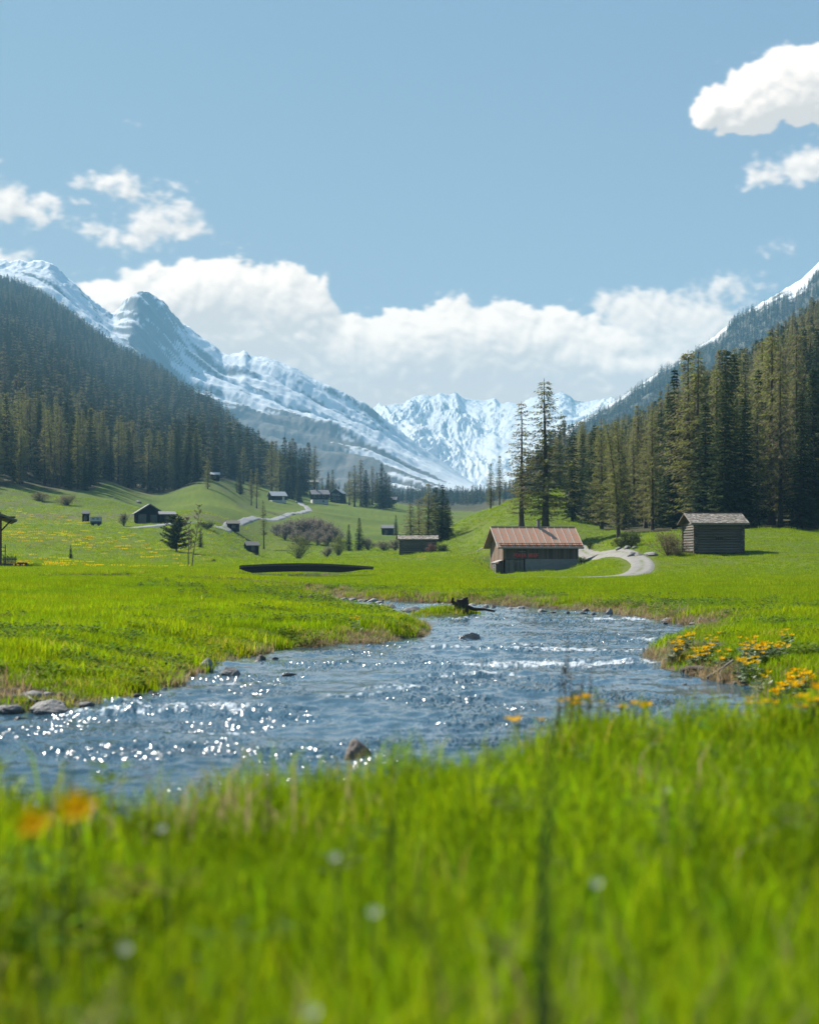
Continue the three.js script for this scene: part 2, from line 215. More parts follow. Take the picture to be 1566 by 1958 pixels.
// ---------- ground ----------
const tmpC = [0, 0, 0];
function groundColor(x, z, h, s) {
  const [px, d] = bearing(x, z), n1 = fbm(x * 0.05, z * 0.05, 3), n2 = noise(x * 0.7, z * 0.7), n3 = noise(x * 3.1, z * 3.1);
  let r = 0.112, g = 0.158, b = 0.014;
  const v = 1 + 0.30 * n1 + 0.22 * n2 + 0.18 * n3 + (d > 90 ? 0.25 * fbm(x * 0.016 + 7, z * 0.016, 3) : 0); r *= v * (1 + 0.18 * n1); g *= v; b *= v;
  if (d > 90) { const dry = sstep(0.1, 0.6, fbm(x * 0.02 + 31, z * 0.03, 4)) * 0.45; r = lerp(r, 0.165, dry); g = lerp(g, 0.165, dry); b = lerp(b, 0.03, dry); }
  if (px < 480 && d > 140 && d < 360) { const y = sstep(-0.25, 0.35, fbm(x * 0.05 + 3, z * 0.018 + 8, 3) + 0.5 * noise(x * 1.1, z * 0.3) - 0.002 * Math.max(0, px - 150)); r = lerp(r, 0.26, y * 0.25); g = lerp(g, 0.23, y * 0.25); b = lerp(b, 0.012, y * 0.25); }
  if (px < 560 && d > 350 && d < 640) { const e = sstep(0.22, 0.5, fbm(x * 0.05 + z * 0.03 + 60, z * 0.012, 4) + 0.1); r = lerp(r, 0.16, e * 0.7); g = lerp(g, 0.13, e * 0.7); b = lerp(b, 0.09, e * 0.7); }
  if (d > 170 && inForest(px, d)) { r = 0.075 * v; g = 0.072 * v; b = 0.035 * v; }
  if (s < 3) {
    const soil = sstep(0.42, 0.08, s + 0.35 * noise(x * 1.9, z * 1.9) + 0.2 * n3) * (s > -0.2 ? 1 : 1), c = 0.8 + 0.5 * n3 + 0.4 * noise(x * 9, z * 9);
    r = lerp(r, 0.17 * c, soil); g = lerp(g, 0.125 * c, soil); b = lerp(b, 0.075 * c, soil);
    if (s < -0.05) { const w = 0.7 + 0.6 * noise(x * 6, z * 6); r = 0.10 * w; g = 0.095 * w; b = 0.075 * w; }
    const ru = sstep(0.5, 0.75, rubble(x, z) + 0.35 * n3 + 0.25 * noise(x * 7, z * 7)); if (ru > 0) { r = lerp(r, 0.15 * c, ru); g = lerp(g, 0.115 * c, ru); b = lerp(b, 0.08 * c, ru); }
    const gi = islet(x, z); if (gi > 0.5) { const k = sstep(0.62, 0.85, gi + 0.1 * n3); r = lerp(r, 0.12, k); g = lerp(g, 0.15, k); b = lerp(b, 0.03, k); }
  }
  tmpC[0] = r; tmpC[1] = g; tmpC[2] = b; return tmpC;
}
function sheet(rows, cols, f) {                                         // f(i, j) -> [x, y, z]; returns geometry
  const n = rows * cols, p = new Float32Array(n * 3), idx = new Uint32Array((rows - 1) * (cols - 1) * 6); let k = 0;
  for (let i = 0; i < rows; i++) for (let j = 0; j < cols; j++) { const q = f(i, j), o = (i * cols + j) * 3; p[o] = q[0]; p[o + 1] = q[1]; p[o + 2] = q[2]; }
  for (let i = 0; i < rows - 1; i++) for (let j = 0; j < cols - 1; j++) { const a = i * cols + j, b = a + 1, c = a + cols, d = c + 1; idx[k++] = a; idx[k++] = b; idx[k++] = d; idx[k++] = a; idx[k++] = d; idx[k++] = c; }
  const g = new THREE.BufferGeometry(); g.setAttribute('position', new THREE.BufferAttribute(p, 3)); g.setIndex(new THREE.BufferAttribute(idx, 1)); g.computeVertexNormals(); return g;
}
const soilBump = grain(512, 512, tiled((u, v) => 0.5 + 0.35 * fbm(u, v, 5, 0.65), 24));
const soilTone = grain(512, 512, tiled((u, v) => 0.80 + 0.34 * fbm(u + 40, v, 5, 0.75), 30));
{
  const radii = [], az = [];
  for (let r = 0.4; r < 3400;) { radii.push(r); r *= r < 4 ? 1.035 : r < 75 ? 1.0085 : r < 400 ? 1.013 : 1.025; }
  for (let a = -180; a < 179.9;) { az.push(a); a += Math.abs(a) < 14.6 ? 0.068 : Math.abs(a) < 24 ? 0.25 : Math.abs(a) < 40 ? 0.8 : 4; }
  az.push(180);
  const S = new Float32Array(radii.length * az.length);
  const g = sheet(radii.length, az.length, (i, j) => { const a = az[j] * Math.PI / 180, x = Math.sin(a) * radii[i], z = -Math.cos(a) * radii[i], s = shore(x, z); S[i * az.length + j] = s; return [x, land(x, z, s), z]; });
  const P3 = g.attributes.position, col = new Float32Array(P3.count * 3), uv = new Float32Array(P3.count * 2);
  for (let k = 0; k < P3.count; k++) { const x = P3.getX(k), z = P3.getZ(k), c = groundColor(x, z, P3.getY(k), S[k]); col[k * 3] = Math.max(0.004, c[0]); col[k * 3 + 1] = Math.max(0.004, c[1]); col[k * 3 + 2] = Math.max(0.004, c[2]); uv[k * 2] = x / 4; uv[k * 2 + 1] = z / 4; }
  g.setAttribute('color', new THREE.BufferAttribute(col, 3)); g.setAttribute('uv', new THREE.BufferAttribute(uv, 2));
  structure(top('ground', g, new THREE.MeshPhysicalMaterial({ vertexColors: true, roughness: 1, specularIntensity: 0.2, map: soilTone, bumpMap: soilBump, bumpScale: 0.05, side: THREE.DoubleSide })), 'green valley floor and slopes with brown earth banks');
}

// ---------- mountains ----------
function mountain(name, label, o) {
  const { p0, p1, nP, nT, near, far, foot, sky, rise, rough, tint } = o, back = Math.round(nT * 0.12), rows = nT + back;
  const pos = (i, j) => {
    const px = lerp(p0, p1, j / (nP - 1)), t = i / (nT - 1), tt = Math.min(t, 1), u = (px - CX) / F, D = lerp(near, far, Math.min(t, 1.3)) + (o.bend ? o.bend(px, tt) : 0);
    const top_ = o.broad ? lerp(o.broad(px), sky(px), sstep(0.66, 1, tt)) : sky(px), py = foot(px) + (top_ - foot(px)) * Math.pow(tt, rise);
    const x = u * D, z = -D; let y = EYE + (HY - py) / F * D;
    if (t > 1) y -= (t - 1) * (far - near) * 0.9;
    y += rough(x, z, tt, px) * (t > 1 ? 0.3 : 1);
    return [x, y, z];
  };
  const g = sheet(rows, nP, pos), P3 = g.attributes.position, N = g.attributes.normal, col = new Float32Array(P3.count * 3);
  for (let k = 0; k < P3.count; k++) { const j = k % nP, i = (k - j) / nP, px = lerp(p0, p1, j / (nP - 1)); let ny = N.getY(k), nx = N.getX(k); if (ny < 0) { ny = -ny; nx = -nx; } const c = tint(P3.getX(k), P3.getY(k), P3.getZ(k), ny, Math.min(1, i / (nT - 1)), px, nx); col.set(c, k * 3); }
  g.setAttribute('color', new THREE.BufferAttribute(col, 3));
  const m = structure(top(name, g, new THREE.MeshStandardMaterial({ vertexColors: true, roughness: 0.85, side: THREE.DoubleSide })), label);
  m.userData.pos = undefined; return pos;
}
const SNOW = [0.78, 0.79, 0.80], ROCK = [0.05, 0.046, 0.044], HEATH = [0.10, 0.082, 0.06];
const mixc = (a, b, t) => [lerp(a[0], b[0], t), lerp(a[1], b[1], t), lerp(a[2], b[2], t)];
const skyL = curve([[-500, 440], [-200, 482], [0, 502], [60, 505], [95, 509], [120, 526], [150, 553], [190, 587], [216, 600], [224, 596], [240, 580], [258, 563], [268, 559], [282, 562], [296, 572], [315, 582], [335, 604], [350, 622], [380, 645], [410, 668], [430, 684], [455, 682], [467, 677], [480, 686], [520, 692], [545, 704], [570, 716], [600, 737], [640, 757], [680, 780], [700, 788], [740, 818], [800, 860], [860, 895], [900, 922], [935, 942], [980, 955], [1050, 960]]);
const broadL = curve([[-500, 440], [0, 508], [120, 552], [220, 598], [350, 650], [480, 698], [600, 742], [700, 790], [800, 860], [900, 922], [980, 955], [1050, 960]]);
mountain('snow_mountain', 'long snow streaked ridge falling from the left towards the valley', {
  p0: -260, p1: 1000, nP: 760, nT: 260, near: 2750, far: 4500, rise: 0.92, sky: skyL, broad: broadL, foot: (px) => lerp(985, 962, sstep(300, 900, px)),
  bend: (px, t) => -300 * t * sstep(350, 120, Math.abs(px - 60)),
  rough: (x, z, t, px) => { const w = 60 * noise(x / 400, z / 400), L = 0.9 * x + 0.42 * z, C = -0.42 * x + 0.9 * z + w, k = Math.min(1, t * 4) * Math.min(1, (1 - t) * 6 + 0.05), fade = sstep(930, 700, px) * 0.8 + 0.2;
    return fade * (k * (120 * (ridged(C / 620 + 2, L / 2600, 3, 0.5) - 0.55) + 46 * (ridged(C / 200 + 5, L / 1100, 3, 0.55) - 0.5)) + (0.25 + 0.75 * k) * (42 * (ridged(C / 130, L / 900, 4, 0.6) - 0.45) + 9 * fbm(C / 40, L / 260, 3, 0.65) + 4 * fbm(x / 30, z / 60, 2)) + 13 * (1 - k) * (ridged(x / 48 + 3, z / 60, 3, 0.6) - 0.4)); },
  tint: (x, y, z, ny, t, px, nx) => {
    const w = 60 * noise(x / 400, z / 400), L = 0.9 * x + 0.42 * z, C = -0.42 * x + 0.9 * z + w, py = HY - (y - EYE) / -z * F, line = skyL(px) + 54 + 40 * sstep(120, 400, px) - 14 * sstep(440, 700, px) - 26 * sstep(740, 900, px);
    const st = fbm(C / 90, L / 620 + 9, 5, 0.62) + 0.55 * fbm(C / 26, L / 130, 4, 0.68);
    const snow = sstep(-0.05, 0.05, (line - py) / 60 + 1.3 * st), rk = sstep(0.12, 0.20, 0.9 * (0.80 - ny) + 0.42 * fbm(C / 70, L / 230, 5, 0.72) + 0.22 * fbm(C / 20 + 40, L / 60, 3, 0.7) - 0.02 + 0.24 * sstep(95, 0, Math.abs(px - 285)) * sstep(0.55, 0.85, t) - 0.15 * sstep(170, 60, px));
    return mixc(mixc(HEATH, ROCK, sstep(0.3, 0.8, t)), SNOW, snow * (1 - 0.94 * rk));
  },
});
const skyC = curve([[560, 830], [640, 806], [700, 790], [720, 782], [740, 776], [768, 776], [780, 768], [792, 762], [815, 758], [828, 761], [842, 754], [858, 757], [870, 751], [882, 760], [892, 766], [915, 768], [930, 770], [945, 764], [957, 775], [975, 772], [995, 776], [1010, 766], [1030, 761], [1045, 757], [1060, 757], [1075, 753], [1090, 760], [1098, 768], [1120, 771], [1145, 768], [1200, 775], [1300, 770], [1500, 760]]);
mountain('snow_mountain', 'bright snowy cirque closing the far end of the valley', {
  p0: 560, p1: 1420, nP: 600, nT: 220, near: 4600, far: 6400, rise: 1.25, sky: skyC, foot: (px) => 948 - 70 * sstep(930, 760, px) - 60 * sstep(960, 1150, px),
  bend: (px, t) => 500 * t * Math.exp(-(((px - 930) / 150) ** 2)),
  rough: (x, z, t, px) => { const k = Math.min(1, t * 5) * Math.min(1, (1 - t) * 5 + 0.05), w = 120 * noise(x / 500, z / 700) + 0.16 * z * Math.sin(x / 420), X = x + w; return k * (130 * (ridged(X / 520 + 2, z / 2600, 3, 0.5) - 0.55) + 44 * (ridged(X / 150, z / 900, 4, 0.6) - 0.5)) + (0.25 + 0.75 * k) * (28 * (ridged(X / 70, z / 330, 5, 0.64) - 0.45) + 9 * fbm(X / 22, z / 90, 3, 0.7)) + 11 * (1 - k) * (ridged(x / 45, z / 60, 3) - 0.4); },
  tint: (x, y, z, ny, t, px) => { const w = 120 * noise(x / 500, z / 700) + 0.16 * z * Math.sin(x / 420), X = x + w, n = fbm(X / 90, z / 420, 5, 0.7), rk = sstep(0.06, 0.15, 0.60 - ny + 0.36 * n + 0.16 * fbm(X / 300, z / 900, 3)) * sstep(0.12, 0.4, t), top_ = sstep(0.93, 0.99, t) * sstep(0.0, 0.3, n); return mixc(SNOW, ROCK, Math.max(rk * 0.85, top_ * 0.8)); },
});
const skyR = curve([[1040, 900], [1080, 838], [1110, 808], [1140, 790], [1180, 766], [1215, 742], [1250, 719], [1290, 695], [1310, 682], [1340, 661], [1370, 640], [1400, 613], [1420, 600], [1450, 582], [1480, 565], [1500, 552], [1520, 541], [1540, 526], [1566, 500], [1640, 440], [1800, 380]]);
const crestPos = mountain('snowy_shoulder', 'hazy wooded ridge with a strip of snow along its crest', {
  p0: 1040, p1: 1800, nP: 330, nT: 130, near: 1250, far: 2500, rise: 0.85, sky: skyR, foot: () => 1000,
  rough: (x, z, t) => { const k = Math.min(1, t * 4) * Math.min(1, (1 - t) * 8 + 0.04); return k * (40 * (ridged(x / 300 + z / 500, z / 700, 3) - 0.5)) + 5 * fbm(x / 40, z / 40, 3) * (0.3 + k) + 2 * noise(x / 9, z / 9); },
  tint: (x, y, z, ny, t, px) => { const py = HY - (y - EYE) / -z * F, band = 5 + 16 * sstep(1400, 1560, px) + 22 * fbm(px * 0.02, 3, 2), st = fbm((x - z) / 26, (x + z) / 90, 4); return mixc([0.085, 0.08, 0.055], SNOW, sstep(-0.1, 0.15, (skyR(px) + band - py) / 22 + 1.3 * st)); },
});

// ---------- river ----------
const rapids = [[1080, 1270, 1.7, 0.36, 1], [880, 1240, 0.8, 0.4, 0.7], [640, 1330, 0.8, 0.4, 0.55], [480, 1310, 0.7, 0.4, 0.6], [770, 1318, 0.5, 0.3, 0.75], [1250, 1225, 0.8, 0.4, 0.6], [250, 1362, 0.8, 0.35, 0.7], [380, 1400, 0.8, 0.3, 0.6], [930, 1292, 0.9, 0.28, 0.8], [1120, 1245, 1.6, 0.35, 0.8], [420, 1354, 0.55, 0.5, 0.85], [1000, 1237, 1.0, 0.3, 0.6], [300, 1345, 0.9, 0.3, 0.6], [1180, 1185, 1.4, 0.35, 0.7], [900, 1182, 1.0, 0.5, 0.6], [560, 1440, 1.4, 0.5, 0.3], [250, 1440, 2, 0.5, 0.3], [900, 1420, 1.6, 0.5, 0.3], [700, 1460, 0.6, 0.4, 0.4]].map(([px, py, rx, rz, w]) => { const d = EYE * F / (py - HY); return [(px - CX) / F * d, -d, rx, rz * (d / 14), w]; });
const stirred = (x, z) => { let r = 0; for (const [a, b, c, e, w] of rapids) r = Math.max(r, w * Math.exp(-(((x - a) / c) ** 2 + ((z - b) / e) ** 2))); return r; };
function wave(x, z, st) {
  const wx = x + 0.10 * noise(x * 2.2, z * 2.2 + 7), wz = z + 0.10 * noise(x * 2.2 + 31, z * 2.2);
  const a = 0.85 + 1.0 * fbm(x * 0.55, z * 0.45 + 50, 3) + 0.9 * st;
  return Math.max(0.35, a) * (0.034 * ridged(wx * 0.7 + 4, wz * 0.9, 2) + 0.034 * noise(wx * 1.7, wz * 2.1) + 0.019 * (1 - 2 * Math.abs(noise(wx * 4.2, wz * 5.0 + 3))) + sstep(-0.3, 0.5, fbm(x * 0.9 + 20, z * 0.6, 2) + 0.6 * st) * (0.014 * noise(wx * 8.5, wz * 9.5) + 0.007 * noise(wx * 18, wz * 20))) - 0.028;
}
{
  const rad = [], az = [];
  for (let q = 1 / 3.2; q > 1 / 135; q -= q > 1 / 20 ? 0.00042 : q > 1 / 62 ? 0.00024 : 0.0002) rad.push(1 / q);
  for (let a = -62; a < 34;) { az.push(a); a += Math.abs(a) < 14.4 ? 0.034 : 0.35; }
  const B = new Build(), id = new Int32Array(rad.length * az.length).fill(-1), R = rad.length, C = az.length, ins = new Uint8Array(R * C), pts = new Float32Array(R * C * 2);
  const cs = az.map((a) => Math.cos(a * Math.PI / 180)), sn = az.map((a) => Math.sin(a * Math.PI / 180));
  for (let j = 0; j < C; j++) { let skip = 0, val = 0; for (let i = 0; i < R; i++) { const d = rad[i], x = d * sn[j] / cs[j], z = -d; pts[(i * C + j) * 2] = x; pts[(i * C + j) * 2 + 1] = z; const w = 0.14 * d;
      if (skip > 0 && Math.abs(d - val) < skip) { ins[i * C + j] = ins[(i - 1) * C + j]; continue; }
      const s = x < -34 || x > 8 ? 9 : shoreRaw(x, z); ins[i * C + j] = s < 0.35 ? 1 : 0; skip = Math.max(0, Math.abs(s - 0.35) * 0.5 * Math.abs(cs[j])); val = d; } }
  const vert = (k) => { if (id[k] >= 0) return id[k]; const x = pts[k * 2], z = pts[k * 2 + 1], st = stirred(x, z), y = wave(x, z, st);
    const foam = sstep(0.42, 0.74, st * 0.78 + 0.45 * noise(x * 5.5, z * 5) + 0.55 * noise(x * 14, z * 13) + 0.5 * noise(x * 33, z * 30)) * sstep(0.30, 0.55, st);
    const c = 0.9 + 0.5 * noise(x * 0.6, z * 0.6); return id[k] = B.v(x, y, z, [lerp(0.036 * c, 0.75, foam), lerp(0.080 * c, 0.78, foam), lerp(0.115 * c, 0.80, foam)]); };
  for (let i = 0; i < R - 1; i++) for (let j = 0; j < C - 1; j++) { const a = i * C + j; if (ins[a] || ins[a + 1] || ins[a + C] || ins[a + C + 1]) B.q(vert(a), vert(a + 1), vert(a + C + 1), vert(a + C)); }
  const wg = B.geo(), wuv = []; for (let k = 0; k < B.p.length; k += 3) wuv.push(B.p[k] / 1.7, B.p[k + 2] / 2.1); wg.setAttribute('uv', new THREE.Float32BufferAttribute(wuv, 2));
  { const N = wg.attributes.normal;                                     // finest wind ripples, steeper where the current is stirred
    for (let k = 0; k < N.count; k++) { const x = B.p[k * 3], z = B.p[k * 3 + 2], st = stirred(x, z), m = 0.03 + 1.05 * sstep(-0.05, 0.35, fbm(x * 0.9 + 20, z * 0.6, 3) + 0.6 * st), ny = Math.abs(N.getY(k)), sg = Math.sign(N.getY(k)) || 1;
      const cr = sstep(-0.1, 0.75, 1 - 2 * Math.abs(noise(x * 3.1 + 2, z * 2.1)) - 2.2 * Math.max(0, 0.25 - Math.abs(noise(x * 0.9, z * 0.7 + 12)))), n = noise(x * 34 + 5, z * 19) + 0.7 * noise(x * 75, z * 34 + 9), W = m * (0.35 + cr) * 5.2 * n * Math.abs(n), c = m * 0.42 * noise(x * 50 + 60, z * 26), gx = -0.66 * W + 0.75 * c, gz = 0.75 * W + 0.66 * c, nx = N.getX(k) * sg + gx * ny, nz = N.getZ(k) * sg + gz * ny, l = Math.hypot(nx, ny, nz); N.setXYZ(k, nx / l * sg, ny / l * sg, nz / l * sg); } }   // crests lie across the current
  const ripple = grain(512, 512, tiled((u, v) => 0.5 + 0.30 * fbm(u, v, 4, 0.62) + 0.16 * (1 - 2 * Math.abs(noise(u * 1.3 + 9, v * 1.3))), 13));
  const water = top('river', wg, P(1, 1, 1, 0.13, { vertexColors: true, ior: 1.33, bumpMap: ripple, bumpScale: 0.004 }));
  structure(water, 'clear choppy mountain stream winding through the meadow');
}

// ---------- track, road, bridge ----------
const gravel = grain(256, 256, tiled((u, v) => 0.78 + 0.4 * fbm(u, v, 5, 0.8), 20));
function ribbon(name, label, pts, width, lift, color, ruts = 0) {
  const c = new THREE.CatmullRomCurve3(pts.map(([px, d]) => new THREE.Vector3((px - CX) / F * d, 0, -d)), false, 'centripetal'), n = Math.round(c.getLength() / 0.8), P2 = c.getSpacedPoints(n), b = new Build(), uv = [];
  let prev = null;
  P2.forEach((p, k) => {
    const a = P2[Math.max(0, k - 1)], e = P2[Math.min(n, k + 1)], tx = e.x - a.x, tz = e.z - a.z, l = Math.hypot(tx, tz), nx = -tz / l, nz = tx / l, ring = [];
    for (let s = -4; s <= 4; s++) { const w = s / 4 * width * (Math.abs(s) === 4 ? 1 + 0.16 * noise(k * 0.35, s) : 1) / 2, x = p.x + nx * w, z = p.z + nz * w, edge = Math.abs(s) === 4; const mid = ruts && s === 0 ? sstep(-0.25, 0.2, noise(x * 0.7 + 4, z * 0.7)) : ruts && Math.abs(s) === 3 ? 0.6 * sstep(0, 0.35, noise(x * 1.1, z * 1.1)) : 0, v = 0.9 + 0.3 * noise(x * 0.9, z * 0.9); ring.push(b.v(x, land(x, z) + (edge ? -0.1 : lift), z, [lerp(color[0] * v, 0.15, mid), lerp(color[1] * v, 0.17, mid), lerp(color[2] * v, 0.04, mid)])); uv.push(x / 2, z / 2); }
    if (prev) for (let s = 0; s < 8; s++) b.q(prev[s], prev[s + 1], ring[s + 1], ring[s]);
    prev = ring;
  });
  const g = b.geo(); g.setAttribute('uv', new THREE.Float32BufferAttribute(uv, 2));
  return structure(top(name, g, new THREE.MeshStandardMaterial({ vertexColors: true, roughness: 0.95, map: gravel, side: THREE.DoubleSide })), label);
}
ribbon('gravel_track', 'pale gravel track curving past the rusty roofed barn', [[960, 101], [1000, 102], [1080, 104], [1150, 107], [1195, 113], [1222, 124], [1228, 136], [1215, 148], [1190, 163], [1165, 177], [1140, 190], [1118, 203], [1095, 222]], 2.1, 0.09, [0.33, 0.30, 0.27], 1);
ribbon('valley_road', 'narrow paved road climbing towards the hamlet', [[-60, 318], [0, 312], [40, 312], [150, 318], [260, 330], [330, 345], [385, 352], [415, 362], [432, 378], [440, 398], [470, 432], [510, 470], [545, 505], [575, 545], [592, 575], [585, 620], [570, 670]], 2.5, 0.2, [0.33, 0.33, 0.34]);
// ---------- trees ----------
const bark = M(0.075, 0.055, 0.042, 0.95), barkLarch = M(0.095, 0.068, 0.05, 0.95);
const needleMat = P(1, 1, 1, 1, { specularIntensity: 0.15, vertexColors: true, transmission: 0.22, thickness: 0 });
const larchMat = P(1, 1, 1, 1, { specularIntensity: 0.15, vertexColors: true, transmission: 0.42, thickness: 0 });
const leafMat = P(1, 1, 1, 1, { specularIntensity: 0.15, vertexColors: true, transmission: 0.45, thickness: 0 });
function trunkGeo(h, r, rand, lean = 0, extra) {
  const b = new Build(), pts = [], rad = [], n = 9, ph = rand() * 6;
  for (let k = 0; k <= n; k++) { const t = k / n; pts.push([lean * t * t * h + 0.06 * Math.sin(t * 5 + ph) * t, -0.6 + t * (h + 0.5), 0.05 * Math.cos(t * 6 + ph) * t]); rad.push(Math.max(0.015, r * (1 - t * 0.96) * (k === 0 ? 1.5 : k === 1 ? 1.08 : 1))); }
  b.tube(pts, rad, 7); if (extra) extra(b); return b.geo();
}
// a bough: curved limb with sprays of needles; writes into crown (and wood)
function bough(crown, wood, rand, x, y, z, yaw, len, droop, lift, o) {
  const cy = Math.cos(yaw), sy = Math.sin(yaw), n = Math.max(2, Math.round(len / o.step)), pts = [];
  for (let k = 0; k <= n; k++) { const t = k / n, r = len * t, yy = y + len * (-droop * t + lift * t * t); pts.push([x + cy * r, yy, z + sy * r]); }
  if (wood) { const m = Math.min(4, n), wp = [], wr = []; for (let k = 0; k <= m; k++) { const q = pts[Math.round(k / m * n)]; wp.push(q); wr.push(Math.max(0.008, o.limb * len * (1 - k / m * 0.85))); } wood.tube(wp, wr, 3); }
  for (let k = 1; k <= n; k++) {
    const t = k / n, q = pts[k];
    for (let s = 0; s < o.sprays; s++) {
      if (rand() > o.fill) continue;
      const side = (s % 2 ? 1 : -1), a = yaw + side * (0.5 + rand() * 0.9) * (s < 4 ? 1 : 0.3), L = o.spray * (0.6 + rand() * 0.8) * (1 - 0.45 * t) * (o.kL ?? 1), dn = o.hang * (0.3 + rand()), w = o.wide * (0.7 + rand() * 0.6);
      const dx = Math.cos(a) * L, dz = Math.sin(a) * L, dy = -dn * L, jx = (rand() - 0.5) * 0.12, jy = (rand() - 0.5) * o.jit;
      const c = o.color(rand, t, (y - 0) / o.h), ux = -Math.sin(a) * w * 0.5, uz = Math.cos(a) * w * 0.5, uy = (rand() - 0.5) * w;
      const i0 = crown.v(q[0] + jx - ux, q[1] + jy - uy, q[2] - uz, c), i1 = crown.v(q[0] + jx + ux, q[1] + jy + uy, q[2] + uz, c), i2 = crown.v(q[0] + jx + dx, q[1] + jy + dy, q[2] + dz, c);
      crown.t(i0, i1, i2);
    }
  }
}
const spruceTone = (rand, t) => { const v = 0.75 + rand() * 0.55, w = 0.25 * t; return [0.044 * v + 0.03 * w, 0.064 * v + 0.04 * w, 0.024 * v]; };
const larchTone = (green) => (rand) => { const v = 0.7 + rand() * 0.6; return rand() < green ? [0.250 * v, 0.262 * v, 0.058 * v] : [0.190 * v, 0.155 * v, 0.110 * v]; };
function spruce(seed, h, r, q = 1) {
  const rand = rng(seed), crown = new Build(), step = 0.42 / q, o = { step: 0.30 / Math.sqrt(q), sprays: q > 0.6 ? 4 : 3, fill: 0.95, spray: 0.62 / Math.sqrt(q), hang: 0.45, wide: 0.20 / q, jit: 0.14, limb: 0.012, color: spruceTone, h };
  const bulge = 0.72 + rand() * 0.15;
  for (let y = h * 0.05; y < h * 0.985; y += step * (0.75 + rand() * 0.5)) {
    const t = y / h, prof = Math.pow(1 - t, bulge) * (t < 0.12 ? 0.72 + t * 2.3 : 1), nb = Math.max(3, Math.round((q > 0.6 ? 7 : 5) * (0.5 + prof)));
    const w0 = rand() * 6.28; for (let k = 0; k < nb; k++) { if (rand() < 0.08) continue; const len = Math.max(0.25, r * prof * (0.5 + rand() * 0.7)); bough(crown, null, rand, 0, y, 0, w0 + k / nb * 6.28 + rand() * 0.6, len, 0.30 + 0.25 * (1 - t), 0.14 + rand() * 0.2, o); }
  }
  crown.v(0, h + 0.5, 0, [0.03, 0.05, 0.026]); const i = crown.p.length / 3 - 1, a = crown.v(0.08, h - 0.6, 0, [0.03, 0.05, 0.026]), b = crown.v(-0.06, h - 0.6, 0.06, [0.03, 0.05, 0.026]); crown.t(i, a, b);
  return { trunk: trunkGeo(h, h * 0.011 + 0.05, rand), crown: crown.geo(), h };
}
function larch(seed, h, r, q = 1, green = 0.6, bare = 0.1, lean = 0, fill = 0.62) {
  const rand = rng(seed), crown = new Build(), wood = new Build(), step = 0.55 / q, o = { step: 0.24 / Math.sqrt(q), sprays: q > 0.6 ? 6 : 4, fill, spray: 0.50 / Math.sqrt(q), hang: 0.75, wide: 0.10 / q, jit: 0.34, limb: 0.011, color: larchTone(green), h };
  const lumps = [rand() * 6, rand() * 6];
  for (let y = h * bare; y < h * 0.98; y += step * (0.6 + rand() * 0.8)) {
    const t = (y / h - bare) / (1 - bare), prof = Math.pow(1 - t, 0.8) * (0.55 + 0.45 * sstep(0, 0.25, t)) * (0.85 + 0.2 * Math.sin(t * 17 + lumps[0]) * Math.sin(t * 7 + lumps[1])), nb = 4 + Math.floor(rand() * 4);
    const w0 = rand() * 6.28; for (let k = 0; k < nb; k++) { const len = Math.max(0.3, r * prof * (0.55 + rand() * 0.65)), tt = y / h; bough(crown, wood, rand, lean * tt * tt * h, y, 0, w0 + k / nb * 6.28 + rand() * 0.9, len, 0.05 + rand() * 0.42, 0.12 + rand() * 0.28, o); }
  }
  const tg = trunkGeo(h, h * 0.010 + 0.05, rand, lean, (b) => { const off = b.p.length / 3; for (const v of wood.p) b.p.push(v); for (const i of wood.i) b.i.push(i + off); });
  return { trunk: tg, crown: crown.geo(), h };
}
function pine(seed, h, r) {                                             // stone pine: rounded, tufted
  const rand = rng(seed), crown = new Build(), o = { step: 0.3, sprays: 5, fill: 0.95, spray: 0.5, hang: -0.5, wide: 0.22, jit: 0.3, limb: 0.014, color: spruceTone, h };
  for (let y = h * 0.1; y < h * 0.98; y += 0.32) { const t = y / h, prof = Math.sqrt(Math.max(0.02, 1 - ((t - 0.32) / 0.70) ** 2)); for (let k = 0; k < 7; k++) bough(crown, null, rand, 0, y, 0, rand() * 6.28, r * prof * (0.6 + rand() * 0.5), 0.05, 0.35, o); }
  return { trunk: trunkGeo(h * 0.95, 0.16, rand), crown: crown.geo(), h };
}
const SPR = [spruce(11, 20, 3.1), spruce(12, 20, 2.6), spruce(13, 20, 3.5), spruce(14, 20, 2.9)], LAR = [larch(21, 20, 3.4, 1, 0.62, 0.12), larch(22, 20, 2.9, 1, 0.5, 0.2), larch(23, 20, 3.8, 1, 0.72, 0.1), larch(24, 20, 3.2, 1, 0.40, 0.16), larch(25, 20, 2.8, 1, 0.66, 0.3, 0.05)], PIN = [pine(31, 6, 2.2)];
const SPRLO = [spruce(41, 18, 3.0, 0.36), spruce(42, 18, 2.6, 0.36)], LARLO = [larch(43, 18, 3.1, 0.36, 0.35, 0.08), larch(44, 18, 2.7, 0.36, 0.25, 0.08)];
const proto = new Map();
function plantTree(kind, name, model, px, d, h, label, group, turn = px * 1.7 + d, slim = 1) {
  const mats = { spruce: [bark, needleMat], larch: [barkLarch, larchMat], pine: [bark, needleMat] }[kind];
  if (!proto.has(model)) { const g = new THREE.Group(); part('trunk', model.trunk, mats[0], g); part('crown', model.crown, mats[1], g); proto.set(model, g); }
  const o = proto.get(model).clone(), k = h / model.h, p = pt(px, d); o.name = numbered(name); o.position.set(p[0], p[1] - 0.05, p[2]); o.rotation.y = turn; const wide = k * slim * (kind === 'larch' ? 1.22 : 1); o.scale.set(wide, k, wide); scene.add(o);
  return tag(o, label, 'tree', group);
}
const hOf = (hpx, d) => hpx * d / F;
